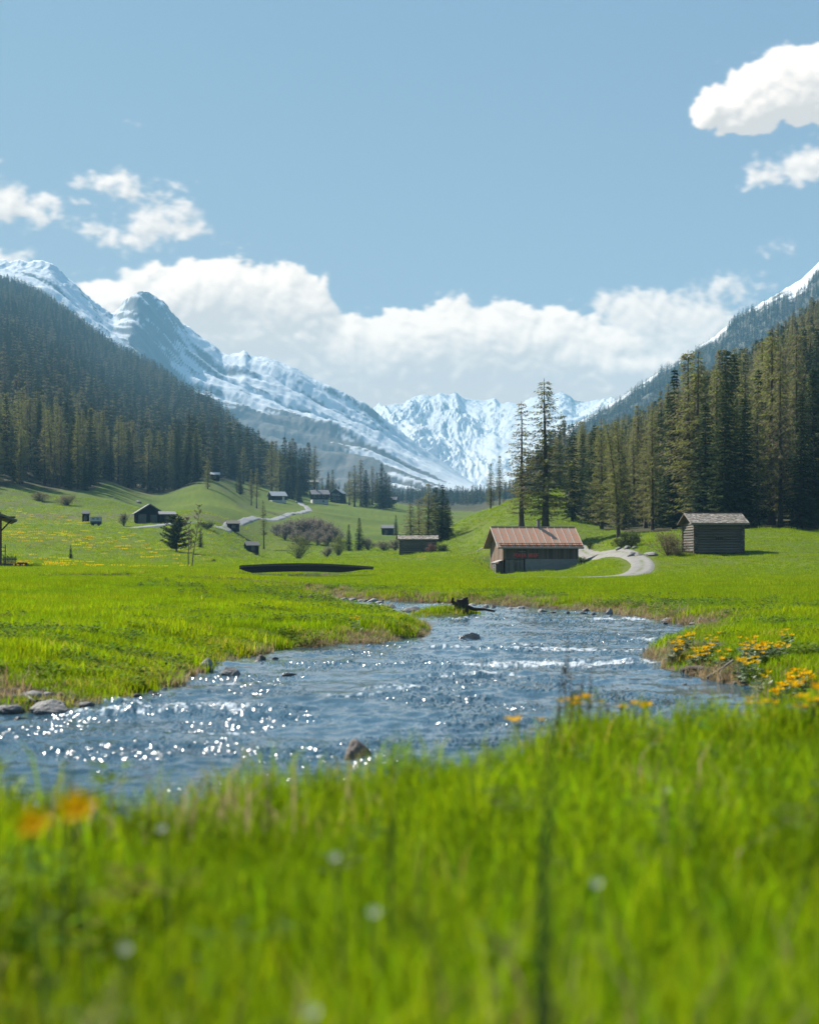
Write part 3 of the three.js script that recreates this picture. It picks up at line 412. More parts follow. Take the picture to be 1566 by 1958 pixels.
// single trees that stand apart (where, how far, how tall in photograph pixels)
const bareLarch = larch(61, 20, 2.6, 1, 0.25, 0.14, 0, 0.42), barnLarch = larch(62, 20, 3.4, 1.25, 0.62, 0.1, 0, 0.72), leaning = larch(63, 20, 3.8, 1, 0.8, 0.1, -0.10);
plantTree('larch', 'larch_tree', bareLarch, 997, 224, hOf(248, 224), 'thin half bare larch behind the rusty barn roof', null, 1, 1.45);
plantTree('larch', 'larch_tree', barnLarch, 1042, 222, hOf(300, 222), 'tall shaggy larch rising behind the barn chimney', null, 2.4, 1.65);
plantTree('spruce', 'spruce_tree', SPR[2], 1094, 248, hOf(190, 248), 'dark blue green spruce just right of the tall barn larch', null, 0, 0.9);
plantTree('larch', 'larch_tree', leaning, 1182, 208, hOf(225, 208), 'yellow green leaning larch beside the gravel track', null, 0.3);
plantTree('larch', 'larch_tree', LAR[2], 1150, 236, hOf(215, 236), 'bright green larch left of the leaning larch', null, 2);
plantTree('larch', 'larch_tree', LAR[0], 938, 352, hOf(92, 352), 'left of two larches on the crest of the meadow behind the barn', null, 1);
plantTree('larch', 'larch_tree', LAR[1], 955, 356, hOf(100, 356), 'right of two larches on the crest of the meadow behind the barn', null, 4);
plantTree('larch', 'larch_tree', LAR[3], 785, 284, hOf(98, 284), 'leftmost brown larch in the clump of trees behind the low log shed', null, 1, 1.7);
plantTree('larch', 'larch_tree', LAR[0], 819, 288, hOf(126, 288), 'middle larch in the clump of trees behind the low log shed', null, 5, 1.6);
plantTree('spruce', 'spruce_tree', SPR[0], 846, 282, hOf(112, 282), 'dark spruce beside two larches behind the low log shed', null, 3, 1.7);
plantTree('larch', 'larch_tree', LAR[3], 801, 294, hOf(100, 294), 'brown larch second from left in the clump behind the low log shed', null, 2, 1.6);
plantTree('spruce', 'spruce_tree', SPR[3], 833, 296, hOf(108, 296), 'dark spruce second from right in the clump behind the low log shed', null, 2, 1.6);
plantTree('spruce', 'spruce_tree', SPR[1], 856, 290, hOf(74, 290), 'short spruce at the right end of the clump behind the low log shed', null, 2, 1.8);
plantTree('pine', 'stone_pine', PIN[0], 338, 236, hOf(70, 236), 'dark round crowned pine on the yellow flowered slope', null, 0, 1.15);
plantTree('spruce', 'spruce_tree', SPR[1], 384, 262, hOf(38, 262), 'small spruce just right of the round crowned pine', null, 0, 1.5);
plantTree('spruce', 'spruce_tree', SPR[2], 136, 182, hOf(26, 182), 'tiny young conifer alone on the flowery slope', null, 0, 1.4);
plantTree('larch', 'larch_tree', LAR[4], 505, 374, hOf(96, 374), 'slender larch standing alone below the climbing road', null, 2, 1.1);
plantTree('larch', 'larch_tree', LAR[1], 481, 520, hOf(72, 520), 'left of two tall thin larches on the slope above the road', null, 1);
plantTree('larch', 'larch_tree', LAR[4], 491, 512, hOf(78, 512), 'right of two tall thin larches on the slope above the road', null, 5);
plantTree('spruce', 'spruce_tree', SPR[3], 667, 345, hOf(52, 345), 'left spruce of the pair right of the light green willow shrubs', null, 1, 1.3);
plantTree('spruce', 'spruce_tree', SPR[1], 687, 340, hOf(66, 340), 'taller right spruce of the pair by the willow shrubs', null, 4, 1.5);
plantTree('spruce', 'spruce_tree', SPR[0], 375, 545, hOf(104, 545), 'tall dark spruce at the tip of the left wood', null, 1, 1.05);
plantTree('spruce', 'spruce_tree', SPR[3], 357, 548, hOf(78, 548), 'shorter dark spruce next to the tallest at the tip of the left wood', null, 2, 1.1);
plantTree('larch', 'larch_tree', LAR[2], 398, 505, hOf(62, 505), 'grey green larch on the open slope right of the left wood', null, 2, 1.1);
plantTree('larch', 'larch_tree', LAR[0], 344, 540, hOf(28, 540), 'small pale young larch at the foot of the left wood', null, 2, 1.4);
// trees round the hamlet
{
  const r = rng(301), list = [[520, 700, 100], [528, 720, 96], [536, 690, 92], [545, 740, 104], [555, 735, 100], [565, 750, 98], [575, 742, 90], [582, 770, 84], [515, 735, 84], [560, 690, 70], [548, 660, 60], [571, 675, 50], [602, 790, 88], [612, 815, 80], [623, 800, 78], [632, 840, 72], [642, 830, 84], [655, 850, 78], [664, 870, 82], [672, 860, 68], [683, 840, 74], [560, 820, 96], [590, 840, 92], [608, 850, 96], [690, 700, 92], [678, 690, 82], [668, 700, 66], [700, 700, 70], [712, 730, 76], [730, 690, 88], [738, 700, 70], [744, 712, 62], [721, 760, 60], [628, 735, 52], [636, 728, 60], [616, 705, 38], [572, 660, 42], [460, 560, 44], [453, 565, 30], [466, 690, 72], [445, 700, 66], [418, 690, 60], [757, 470, 40], [750, 900, 56], [768, 1000, 60], [780, 1010, 62], [792, 1020, 50]];
  list.filter(([px, d]) => !(px > 600 && d >= 800)).forEach(([px, d, hp], i) => { const s = r() < 0.45; plantTree(s ? 'spruce' : 'larch', s ? 'spruce_tree' : 'larch_tree', s ? SPR[i % 4] : LAR[i % 4], px, d, hOf(hp, d), s ? 'spruce among the scattered trees round the hamlet houses' : 'larch among the scattered trees round the hamlet houses', s ? 'hamlet spruces' : 'hamlet larches', r() * 6, 1.45); });
}
// the two near woods: each tree a thing
{
  const r = rng(77); let nS = 0, nL = 0;
  const wood = (p0, p1, dMin, dMax, gap, hm, side, max) => {
    const spots = []; for (let d = dMin; d < dMax; d += gap * 0.9) for (let px = p0; px < p1; px += gap * F / d) spots.push([px + (r() - 0.5) * gap * 0.9 * F / d, d + (r() - 0.5) * gap * 0.8]);
    spots.sort((a, b) => a[1] - b[1]); let n = 0;
    for (const [px, d] of spots) {
      if (n >= max || !inForest(px, d) || (side === 'right' && px < 1068)) continue;
      if (side === 'left' && px > 396) continue;
      const rear = d - leftEdge(px), big = side === 'right' ? (1 + 0.12 * noise(px * 0.02, 3)) * lerp(0.60, 1, sstep(1080, 1470, px)) : 1;
      const s = side === 'right' ? (noise(px * 0.021 + 8, d * 0.03) + 0.5 * r() - 0.46 > 0 || (px > 1335 && px < 1440 && r() < 0.4) || (px > 1530 && r() < 0.8)) : (noise(px * 0.03 + 1, d * 0.02) + 0.6 * r() - 0.34 > 0), h = hm * big * (r() < 0.14 ? 0.42 + r() * 0.3 : 0.74 + r() * 0.52) * (s ? 0.98 : 1.0) * (rear < 6 ? 0.92 : 1);
      plantTree(s ? 'spruce' : 'larch', s ? 'spruce_tree' : 'larch_tree', s ? SPR[Math.floor(r() * 4)] : LAR[Math.floor(r() * 5)], px, d, h, `${s ? 'dark spruce' : 'brownish green larch'} in the ${side === 'right' ? 'near wood behind the log hut' : 'front ranks of the hazy wood on the left slope'}`, `${s ? 'spruces' : 'larches'} of the ${side} wood`, r() * 6, 0.78 + r() * 0.62);
      s ? nS++ : nL++; n++;
    }
  };
  wood(1070, 1640, 186, 420, 5.4, 20.5, 'right', 255); wood(-60, 396, 424, 640, 6.6, 18.5, 'left', 200);
  console.log('wood trees', nS, nL);
}
// the woods beyond: too many to count, one object per kind of tree
function forest(name, label, model, mat, places, dim = 1) {
  const b = mergeGeometries([model.trunk, model.crown].map((g, i) => { const c = g.index ? g.toNonIndexed() : g.clone(); if (!c.attributes.color) { const n = c.attributes.position.count, a = new Float32Array(n * 3); for (let k = 0; k < n; k++) a.set([0.08, 0.06, 0.045], k * 3); c.setAttribute('color', new THREE.BufferAttribute(a, 3)); } c.deleteAttribute('uv'); return c; }));
  const m = new THREE.InstancedMesh(b, mat, places.length), o = new THREE.Object3D(); m.name = numbered(name); m.castShadow = m.receiveShadow = true;
  const c = new THREE.Color();
  places.forEach(([x, y, z, h, t, v], i) => { o.position.set(x, y - 0.3, z); o.rotation.y = t; const k = h / model.h; o.scale.set(k * (0.75 + 0.6 * v), k, k * (0.75 + 0.6 * v)); o.updateMatrix(); m.setMatrixAt(i, o.matrix); const w = (0.8 + 0.4 * v) * dim; m.setColorAt(i, c.setRGB(w, w, w)); });
  scene.add(m); return stuff(m, label, 'forest');
}
{
  const r = rng(99), A_ = [[], [], [], []], B_ = [[], [], [], []];
  const put = (lists, x, y, z, h, share) => { const s = r() < share; lists[(s ? 0 : 2) + (r() < 0.5 ? 0 : 1)].push([x, y, z, s ? h : h * 1.05, r() * 6.28, r()]); };
  for (let d = 560; d < 2700; d *= 1 + 6.2 / d) {                       // left slope and valley floor
    const gap = 6.2 + (d - 600) * 0.0012; for (let px = -140 + r() * 4; px < 1080; px += gap * F / d * (0.7 + r() * 0.6)) {
      const dd = d + (r() - 0.5) * gap; if (!inForest(px, dd) || (px < 396 && dd < 610)) continue; if (px > 396 && px < 740 && dd < 900 && r() < 0.5) continue;
      if (px > 730 && dd > 2300) continue; if (px > 560 && px < 985 && (dd < 1150 || r() < 0.35)) continue;
      const q = pt(px, dd), mix = fbm(q[0] * 0.006, q[2] * 0.006, 3); put(A_, ...q, (11 + r() * 13) * (dd > 1600 ? 0.92 : 1) * (1 - 0.42 * sstep(480, 620, px) * sstep(1060, 980, px)), 0.68 + mix * 0.7);
    }
  }
  for (let d = 330; d < 1000; d += 5.6) for (let px = 1062 + r() * 10; px < 1700; px += 5.8 * F / d * (0.75 + r() * 0.5)) { const dd = d + r() * 5; if (!inForest(px, dd)) continue; const q = pt(px, dd), mix = noise(q[0] * 0.02, q[2] * 0.02); put(B_, ...q, (17 + r() * 7) * lerp(0.6, 1, sstep(1080, 1340, px)), 0.30 + mix * 0.8); }
  const C_ = [[], [], [], []];
  for (let i = 0; i < 130; i++) for (let j = 0; j < 330; j += 1) {      // the far shoulder
    if (r() > 0.42) continue; const q = crestPos(i + r(), j + r()), px = CX + q[0] / -q[2] * F, py = HY - (q[1] - EYE) / -q[2] * F, band = 12 + 18 * sstep(1400, 1560, px) + 20 * fbm(px * 0.02, 3, 2);
    if (i < 30 || i > 126 || py < skyR(px) + band * (0.55 + r() * 0.6) || px < 1090) continue; put(C_, q[0], q[1], q[2], 9 + r() * 6, 0.75);
  }
  const put4 = (lists, label, models, mats, tone = 1) => lists.forEach((l, k) => l.length && forest(k < 2 ? 'spruce_forest' : 'larch_forest', (k < 2 ? 'dark spruces' : 'grey brown larches') + ' ' + label, models[k], mats[k], l, tone));
  put4(A_, 'covering the hazy slope on the left and the valley floor', [...SPRLO, ...LARLO], [needleMat, needleMat, larchMat, larchMat], 0.8);
  put4(B_, 'of the upper wood above the log hut', [SPR[1], SPR[3], LAR[0], LAR[3]], [needleMat, needleMat, larchMat, larchMat]);
  put4(C_, 'on the far blue shoulder', [SPRLO[0], SPRLO[1], LARLO[0], LARLO[1]], [needleMat, needleMat, larchMat, larchMat]);
  console.log('forest', A_.map((l) => l.length), B_.map((l) => l.length), C_.map((l) => l.length), SPR[0].crown.index.count / 3, LAR[0].crown.index.count / 3, SPRLO[0].crown.index.count / 3, LARLO[0].crown.index.count / 3);
}
// ---------- buildings ----------
const woodTex = grain(256, 256, (u, v) => { const f = 0.72 + 0.30 * fbm(u * 3, v * 60, 4, 0.6) + 0.14 * fbm(u * 22, v * 90, 2); return [f, f * 0.985, f * 0.965]; });
const woodBump = grain(256, 256, (u, v) => 0.5 + 0.4 * fbm(u * 3, v * 60, 4, 0.6));
const rustTex = grain(512, 512, (u, v) => { const a = sstep(-0.25, 0.35, fbm(u * 6, v * 6, 5, 0.6)), b = sstep(0.0, 0.5, fbm(u * 14 + 9, v * 5, 4, 0.6)), n = 0.9 + 0.25 * fbm(u * 60, v * 60, 3); return [n * lerp(0.80, 0.92, a), n * lerp(0.74, 0.66, a) * lerp(1, 0.88, b), n * lerp(0.72, 0.56, a) * lerp(1, 0.76, b)]; }, true);
const plasterTex = grain(256, 256, tiled((u, v) => 0.85 + 0.3 * fbm(u, v, 5, 0.65), 9));
const wood = (r, g, b) => M(r, g, b, 0.9, { map: woodTex, bumpMap: woodBump, bumpScale: 0.01 });
const greyLog = [wood(0.20, 0.175, 0.15), wood(0.17, 0.15, 0.135), wood(0.235, 0.20, 0.165), wood(0.155, 0.13, 0.11)], darkWood = wood(0.155, 0.118, 0.09), brownWood = wood(0.17, 0.105, 0.07), paleWood = wood(0.36, 0.32, 0.28), blackMat = M(0.012, 0.012, 0.013, 0.9), ironMat = M(0.05, 0.05, 0.055, 0.6, { metalness: 0.6 }), plaster = M(0.29, 0.28, 0.265, 0.95, { map: plasterTex }), whiteWall = M(0.66, 0.65, 0.62, 0.9, { map: plasterTex }), paleRoof = M(0.40, 0.37, 0.36, 0.6, { map: plasterTex }), stoneMat = M(0.24, 0.225, 0.21, 0.95, { map: soilTone, bumpMap: soilBump, bumpScale: 0.03 });
const rust = [[1, 1, 1], [0.86, 0.92, 0.98], [1.06, 0.94, 0.86], [0.94, 0.86, 0.82], [0.90, 0.98, 1.04]].map(([r, g, b], i) => { const t = rustTex.clone(); t.offset.set(i * 0.23, i * 0.41); t.repeat.set(0.55, 0.75); t.needsUpdate = true; return M(0.88 * r, 0.76 * g, 0.60 * b, 0.6, { map: t }); });
const seamMat = M(0.62, 0.49, 0.39, 0.6), redPaint = M(0.72, 0.07, 0.055, 0.6), whitePaint = M(0.7, 0.69, 0.66, 0.7);
function gable(w, h0, h1, z0, z1, over = 0) {                           // box with a ridge along x: w long, walls h0, ridge h1, from z0 (front) to z1 (back)
  const s = new THREE.Shape(); s.moveTo(z1, -0.8); s.lineTo(z0, -0.8); s.lineTo(z0, h0); s.lineTo((z0 + z1) / 2, h1); s.lineTo(z1, h0); s.closePath();
  return new THREE.ExtrudeGeometry(s, { depth: w, bevelEnabled: false }).applyMatrix4(new THREE.Matrix4().set(0, 0, 1, 0, 0, 1, 0, 0, 1, 0, 0, 0, 0, 0, 0, 1));
}
function slopeSlab(len, run, drop, thick) {                             // a roof slope: local x along the ridge, falls towards +z
  const L = Math.hypot(run, drop), g = new THREE.BoxGeometry(len, thick, L).translate(len / 2, 0, L / 2); g.rotateX(Math.atan2(drop, run)); return g;
}
function boards(w, h0, h1, step, rand, base, zt = 0.03) {               // upright boards side by side, each its own tone and depth
  const b = new Build(); for (let x = 0; x < w - 0.01; x += step) { const v = 0.65 + rand() * 0.7, c = [base[0] * v, base[1] * v, base[2] * v], e = Math.min(w, x + step * 0.96), z = zt * (0.5 + rand()); const y1 = typeof h1 === 'function' ? h1(x) : h1, y2 = typeof h1 === 'function' ? h1(e) : h1;
    const i = [b.v(x, h0, z, c), b.v(e, h0, z, c), b.v(e, y2, z, c), b.v(x, y1, z, c)], k = [b.v(x, h0, 0, c), b.v(e, h0, 0, c), b.v(e, y2, 0, c), b.v(x, y1, 0, c)]; b.q(i[0], i[1], i[2], i[3]); b.q(k[0], i[0], i[3], k[3]); b.q(i[1], k[1], k[2], i[2]); }
  return b.geo(false);
}
const boardMat = new THREE.MeshStandardMaterial({ vertexColors: true, roughness: 0.9, side: THREE.DoubleSide, flatShading: true });

// the barn with the rusty sheet roof
{
  const r = rng(808), L = 8.5, D = 6.4, corner = [(962 - CX) / F * 187, -0.02, -187], yaw = 10 * Math.PI / 180;
  const b = thing('barn', 'wooden barn with rusty sheet metal roof and red lettering', 'barn', corner, yaw);
  part('wall', gable(L - 0.04, 2.78, 4.7, -0.03, -D, 0).translate(0.02, 0, 0), darkWood, b);
  part('front_boards', boards(L, 1.5, 2.8, 0.17, r, [0.12, 0.09, 0.068]), boardMat, b);
  const gb = part('gable_boards', boards(D, 0, (x) => 2.75 + 1.95 * (1 - Math.abs(x / D * 2 - 1)), 0.19, r, [0.27, 0.175, 0.12]), boardMat, b, [0, 0, -D], [0, -Math.PI / 2, 0]); gb.userData.label = 'sunlit brown gable boards';
  part('plinth', box(L - 2.45, 2.3, 0.08, 2.45 + (L - 2.45) / 2, 0.36, 0.05), plaster, b);
  for (let k = 0; k < 2; k++) { const d = part('door', boards(1.02, -0.1, 1.46, 0.17, r, [0.15, 0.125, 0.10], 0.04), boardMat, b, [0.2 + k * 1.06, 0, 0.05]); part('hinge', box(0.62, 0.05, 0.02, 0.34, 1.22, 0.055), paleWood, d); part('hinge', box(0.62, 0.05, 0.02, 0.34, 0.12, 0.055), paleWood, d); if (k) part('handle', box(0.04, 0.22, 0.05, 0.08, 0.8, 0.07), ironMat, d); }
  // lean-to corner under the gable
  const lt = part('lean_to', box(0.75, 1.6, 1.9, -0.4, 0.25, -1.2), darkWood, b); part('roof', slopeSlab(2.1, 0.95, 0.32, 0.05).rotateY(-Math.PI / 2).translate(0.05, 1.42, -2.25), paleRoof, lt); part('post', box(0.09, 1.35, 0.09, -0.78, 0.45, -0.3), whitePaint, lt); part('post', box(0.09, 1.35, 0.09, -0.78, 0.45, -1.3), whitePaint, lt); part('rail', box(0.06, 0.08, 1.2, -0.79, 0.55, -0.8), paleWood, lt); part('rail', box(0.06, 0.08, 1.2, -0.79, 0.95, -0.8), paleWood, lt);
  const x0 = -0.72, x1 = L + 0.45, run = D / 2 + 0.62, drop = 2.36, ry = 5.12, rz = -D / 2, n = 12, w = (x1 - x0) / n, tilt = Math.atan2(drop, run), SL = Math.hypot(run, drop);
  part('roof_underside', slopeSlab(x1 - x0, run, drop, 0.10).translate(x0, ry - 0.08, rz), darkWood, b);
  part('rear_roof', slopeSlab(x1 - x0, run, drop, 0.10).rotateY(Math.PI).translate(x1, ry - 0.03, rz), rust[1], b);
  for (let k = 0; k < n; k++) { const pn = part('roof_panel', slopeSlab(w - 0.02, run, drop, 0.03).translate(x0 + k * w + 0.01, ry + 0.005, rz), rust[(k * 7 + (k >> 1)) % 5], b); part('seam', new THREE.BoxGeometry(0.05, 0.05, SL).translate(0, 0.03, SL / 2).rotateX(tilt).translate(x0 + k * w, ry + 0.005, rz), seamMat, pn); }
  part('ridge_cap', box(x1 - x0, 0.05, 0.22, (x0 + x1) / 2, ry + 0.03, rz), seamMat, b); part('verge', new THREE.BoxGeometry(0.05, 0.16, SL).translate(0, -0.02, SL / 2).rotateX(tilt).translate(x0 - 0.01, ry, rz), seamMat, b); part('verge', new THREE.BoxGeometry(0.05, 0.16, SL).translate(0, -0.02, SL / 2).rotateX(tilt).translate(x1 + 0.01, ry, rz), seamMat, b);
  part('eave_board', box(x1 - x0, 0.14, 0.05, (x0 + x1) / 2, ry - drop - 0.04, rz + run + 0.01), paleWood, b);
  for (const s of [0.12, 0.30]) { const zz = rz + run - s * 1.7, yy = ry - drop + s * 1.7 * drop / run + 0.16, g = part('snow_guard', box(x1 - x0 - 0.3, 0.07, 0.06, (x0 + x1) / 2 + 0.05, yy, zz), darkWood, b); for (let k = 0; k < n; k++) part('bracket', box(0.05, 0.2, 0.05, x0 + (k + 0.5) * w, yy - 0.06, zz - 0.02), ironMat, g); }
  const ch = part('chimney', box(0.34, 1.15, 0.34, 4.75, ry + 0.22, rz + 0.08), stoneMat, b); part('cap', box(0.46, 0.07, 0.46, 4.75, ry + 0.83, rz + 0.08), stoneMat, ch);
  const sp = new Build(); sp.tube([[x0 - 0.05, ry - drop + 0.05, rz - run + 0.1], [x0 - 0.75, ry - drop - 0.32, rz - run + 0.2]], [0.05, 0.05], 6); part('gutter_spout', sp.geo(), whitePaint, b);
  const font = await new FontLoader().loadAsync('fonts/droid/droid_sans_bold.typeface.json'); let tx = 1.12;
  for (const chr of 'POWER BEEF') { if (chr === ' ') { tx += 0.22; continue; } const g = new TextGeometry(chr, { font, size: 0.40, depth: 0.03, curveSegments: 3 }); g.computeBoundingBox(); const wd = g.boundingBox.max.x - g.boundingBox.min.x, k = 0.245 / wd; g.scale(k, 1, 1); part('letter', g, redPaint, b, [tx, 1.74, 0.07]); tx += 0.285; }
  part('batten', box(0.8, 0.09, 0.04, 2.1, 2.32, 0.07), paleWood, b);
}
// log buildings: every log its own mesh
const logGeo = (len, rad, seed) => { const b = new Build(), r = rng(seed), pts = [], rd = []; for (let k = 0; k <= 6; k++) { pts.push([len * k / 6, (r() - 0.5) * rad * 0.18, (r() - 0.5) * rad * 0.18]); rd.push(rad * (0.93 + r() * 0.13)); } b.tube(pts, rd, 10); const n = b.p.length / 3; for (const [o, e] of [[0, 0], [n - 10, len]]) { const c = b.v(e, 0, 0); for (let s = 0; s < 10; s++) b.t(c, o + s, o + (s + 1) % 10); } const g = b.geo(), uv = []; for (let k = 0; k < b.p.length / 3; k++) uv.push(b.p[k * 3] / 4, (k % 10) / 10); g.setAttribute('uv', new THREE.Float32BufferAttribute(uv, 2)); return g; };
function shingles(len, run, drop, rand, step = 0.34, w = 0.26) {        // split wooden shingles, joined: too small to pick apart
  const b = new Build(), SL = Math.hypot(run, drop), cy = run / SL, sy = drop / SL;
  for (let s = 0; s < SL; s += step * 0.55) for (let x = 0; x < len - 0.05; x += w) { const v = 0.55 + rand() * 0.8, warm = rand(), c = [0.36 * v, (0.315 - 0.03 * warm) * v, (0.275 - 0.06 * warm) * v], xa = x + (rand() - 0.5) * 0.04, xb = xa + w * (0.86 + rand() * 0.1), sa = s, sb = Math.min(SL + 0.05, s + step * (0.9 + rand() * 0.3)), l0 = 0.02 + rand() * 0.015, l1 = 0.05 + rand() * 0.035;
    const P_ = (xx, ss, l) => b.v(xx, -ss * sy + l * cy, ss * cy + l * sy, c), i0 = P_(xa, sa, l0), i1 = P_(xb, sa, l0), i2 = P_(xb, sb, l1), i3 = P_(xa, sb, l1), i4 = P_(xa, sb, l1 - 0.03), i5 = P_(xb, sb, l1 - 0.03); b.q(i0, i1, i2, i3); b.q(i3, i2, i5, i4); }
  return b.geo(false);
}
function logHut(name, label, px, d, yawDeg, W, D, rows, rad, roof) {
  const r = rng(px * 7), p = pt(px, d), b = thing(name, label, 'hut', [p[0], p[1] - 0.12, p[2]], yawDeg * Math.PI / 180), H = rows * rad * 1.82, end = 0.22;
  const gF = [logGeo(W + end * 2, rad, 3), logGeo(W + end * 2, rad, 4)], gS = [logGeo(D + end * 2, rad, 5), logGeo(D + end * 2, rad, 6)];
  part('core', box(W - 0.1, H + 0.5, D - 0.1, W / 2, H / 2 - 0.2, -D / 2), blackMat, b);
  part('footing', box(W + 0.1, 0.8, D + 0.1, W / 2, -0.22, -D / 2), stoneMat, b);
  for (let k = 0; k < rows; k++) { const y = 0.22 + rad + k * rad * 1.82, m = () => greyLog[Math.floor(r() * 4)]; const a = part('log', gF[k % 2], m(), b, [-end, y, 0]); if (roof.beam === k) a.scale.set(1, 0.75, 0.8); if (roof.back !== false) part('log', gF[(k + 1) % 2], m(), b, [-end, y, -D]); part('log', gS[k % 2], m(), b, [0, y + rad * 0.9, end], [0, Math.PI / 2, 0]); part('log', gS[(k + 1) % 2], m(), b, [W, y + rad * 0.9, end], [0, Math.PI / 2, 0]); }
  const top_ = 0.22 + H + rad * 0.6, run = D / 2 + roof.over, drop = roof.drop, ry = top_ + drop * (D / 2) / run + 0.08, x0 = -roof.side, len = W + roof.side * 2;
  const tri = (x) => { const s = new THREE.Shape(); s.moveTo(0, 0); s.lineTo(D, 0); s.lineTo(D / 2, ry - top_ - 0.1); s.closePath(); return new THREE.ExtrudeGeometry(s, { depth: 0.08, bevelEnabled: false }).rotateY(Math.PI / 2).translate(x, top_ - 0.05, 0); };
  part('gable', tri(0.02), darkWood, b); part('gable', tri(W - 0.1), darkWood, b);
  for (const f of [1, 0]) { const sl = part('roof', slopeSlab(len, run, drop, 0.09), f ? paleWood : darkWood, b, f ? [x0, ry, -D / 2] : [x0 + len, ry, -D / 2], f ? undefined : [0, Math.PI, 0]); const sh = part('shingle', shingles(len, run, drop, r, roof.step, roof.wide), boardMat, sl, [0, 0.045, 0]); sh.userData.kind = 'stuff'; if (f) part('eave_board', box(len, 0.1, 0.05, len / 2, -drop - 0.02, run + 0.03), paleWood, sl); }
  part('ridge_board', box(len, 0.06, 0.3, x0 + len / 2, ry + 0.12, -D / 2), darkWood, b);
  return b;
}
{
  const h = logHut('log_hut', 'square hut of grey logs with shingle roof beside the wood', 1330, 148.5, 5.5, 4.1, 4.0, 11, 0.128, { over: 0.42, drop: 0.95, side: 0.55, beam: 5, step: 0.30, wide: 0.2 });
  const win = part('window', box(0.58, 0.28, 0.16, 2.1, 1.52, 0.08), blackMat, h); for (let k = 0; k < 4; k++) part('bar', box(0.035, 0.3, 0.03, 1.86 + k * 0.16, 1.52, 0.175), greyLog[2], win); part('lintel', box(0.7, 0.06, 0.05, 2.1, 1.69, 0.15), greyLog[2], win); part('sill', box(0.7, 0.06, 0.05, 2.1, 1.35, 0.15), greyLog[2], win);
  const s = logHut('log_shed', 'long low log shed with pale roof below three trees', 766, 250, 2, 5.0, 3.4, 7, 0.17, { over: 0.3, drop: 0.62, side: 0.4, back: false, step: 0.5, wide: 0.3 }); part('doorway', box(0.12, 1.9, 0.2, 3.1, 1.1, 0.12), darkWood, s);
}
// plain huts and houses further off
function house(name, label, px, d, yawDeg, W, D, h0, h1, mats, o = {}) {
  const p = pt(px, d), b = thing(name, label, o.cat ?? 'house', [p[0], p[1] + (o.lift ?? 0), p[2]], yawDeg * Math.PI / 180, o.group), turn = o.front;      // turn: gable towards the viewer
  const inner = turn ? new THREE.Matrix4().makeRotationY(Math.PI / 2).setPosition(0, 0, 0) : null, G = (g) => { if (inner) { g.translate(-W / 2, 0, D / 2).applyMatrix4(inner).translate(D / 2, 0, -W / 2); } return g; };
  part('wall', G(gable(W, h0, h1, 0, -D)), mats.wall, b);
  if (mats.base) { const f = turn ? D : W; part('base_wall', box(f + 0.06, o.baseH ?? 1.6, (turn ? W : D) + 0.06, f / 2, (o.baseH ?? 1.6) / 2 - 0.4, -(turn ? W : D) / 2), mats.base, b); }
  const ov = o.over ?? 0.6, run = D / 2 + ov, drop = (h1 - h0) / (D / 2) * run, ry = h1 + 0.12;
  part('roof', G(slopeSlab(W + ov * 1.6, run, drop, 0.16).translate(-ov * 0.8, ry, -D / 2)), mats.roof, b); part('roof', G(slopeSlab(W + ov * 1.6, run, drop, 0.16).rotateY(Math.PI).translate(W + ov * 0.8, ry, -D / 2)), mats.roof, b);
  const z = 0.04; for (const [x, y, w, h] of o.windows ?? []) { const f = part('window', box(w + 0.2, h + 0.2, 0.06, x, y, z), whitePaint, b); part('pane', box(w, h, 0.04, x, y, z + 0.03), blackMat, f); part('sill', box(w + 0.3, 0.08, 0.14, x, y - h / 2 - 0.12, z + 0.05), paleWood, f); }
  for (const [x, y, w, h] of o.doors ?? []) part('door', box(w, h, 0.08, x, y + h / 2, z), o.doorMat ?? darkWood, b);
  if (o.balcony) { const [x, y, w] = o.balcony, bl = part('balcony', box(w, 0.12, 0.9, x + w / 2, y, 0.45), darkWood, b); for (let k = 0; k <= w / 0.5; k++) part('baluster', box(0.07, 0.85, 0.06, x + k * 0.5, y + 0.45, 0.86), brownWood, bl); part('rail', box(w, 0.09, 0.08, x + w / 2, y + 0.9, 0.86), brownWood, bl); }
  if (o.chimney) part('chimney', box(0.55, 1.4, 0.55, o.chimney, h1 + 0.5, -D / 2 + 0.6), stoneMat, b);
  return b;
}
const slateRoof = M(0.17, 0.16, 0.165, 0.7), redBrown = wood(0.20, 0.085, 0.06), roofLight = M(0.46, 0.45, 0.45, 0.45, { metalness: 0.2 });
house('farm_shed', 'dark wooden shed with a wide gable on the left slope', 262, 352, 14, 6.0, 5.4, 2.3, 4.0, { wall: darkWood, roof: slateRoof }, { front: true, cat: 'shed', doors: [[1.2, 0, 1.6, 2.0], [3.5, 0, 1.3, 1.9]], doorMat: greyLog[1] });
house('farm_shed', 'reddish lean shed attached right of the wide gabled shed', 309, 350, 14, 2.6, 4, 1.9, 2.4, { wall: redBrown, roof: slateRoof }, { cat: 'shed', doors: [[1.2, 0, 1.0, 1.5]] });
house('field_hut', 'tiny dark hut on the steep slope above the grey wagon', 158, 352, 8, 1.4, 1.4, 1.7, 2.2, { wall: darkWood, roof: slateRoof }, { cat: 'hut', over: 0.2, doors: [[0.6, 0, 0.6, 1.3]] });
house('hay_hut', 'small weathered hay hut alone on the lower meadow', 473, 322, 22, 2.3, 1.9, 1.0, 1.65, { wall: greyLog[3], roof: paleWood }, { cat: 'hut', over: 0.2, doors: [[1.1, 0, 0.7, 0.8]] });
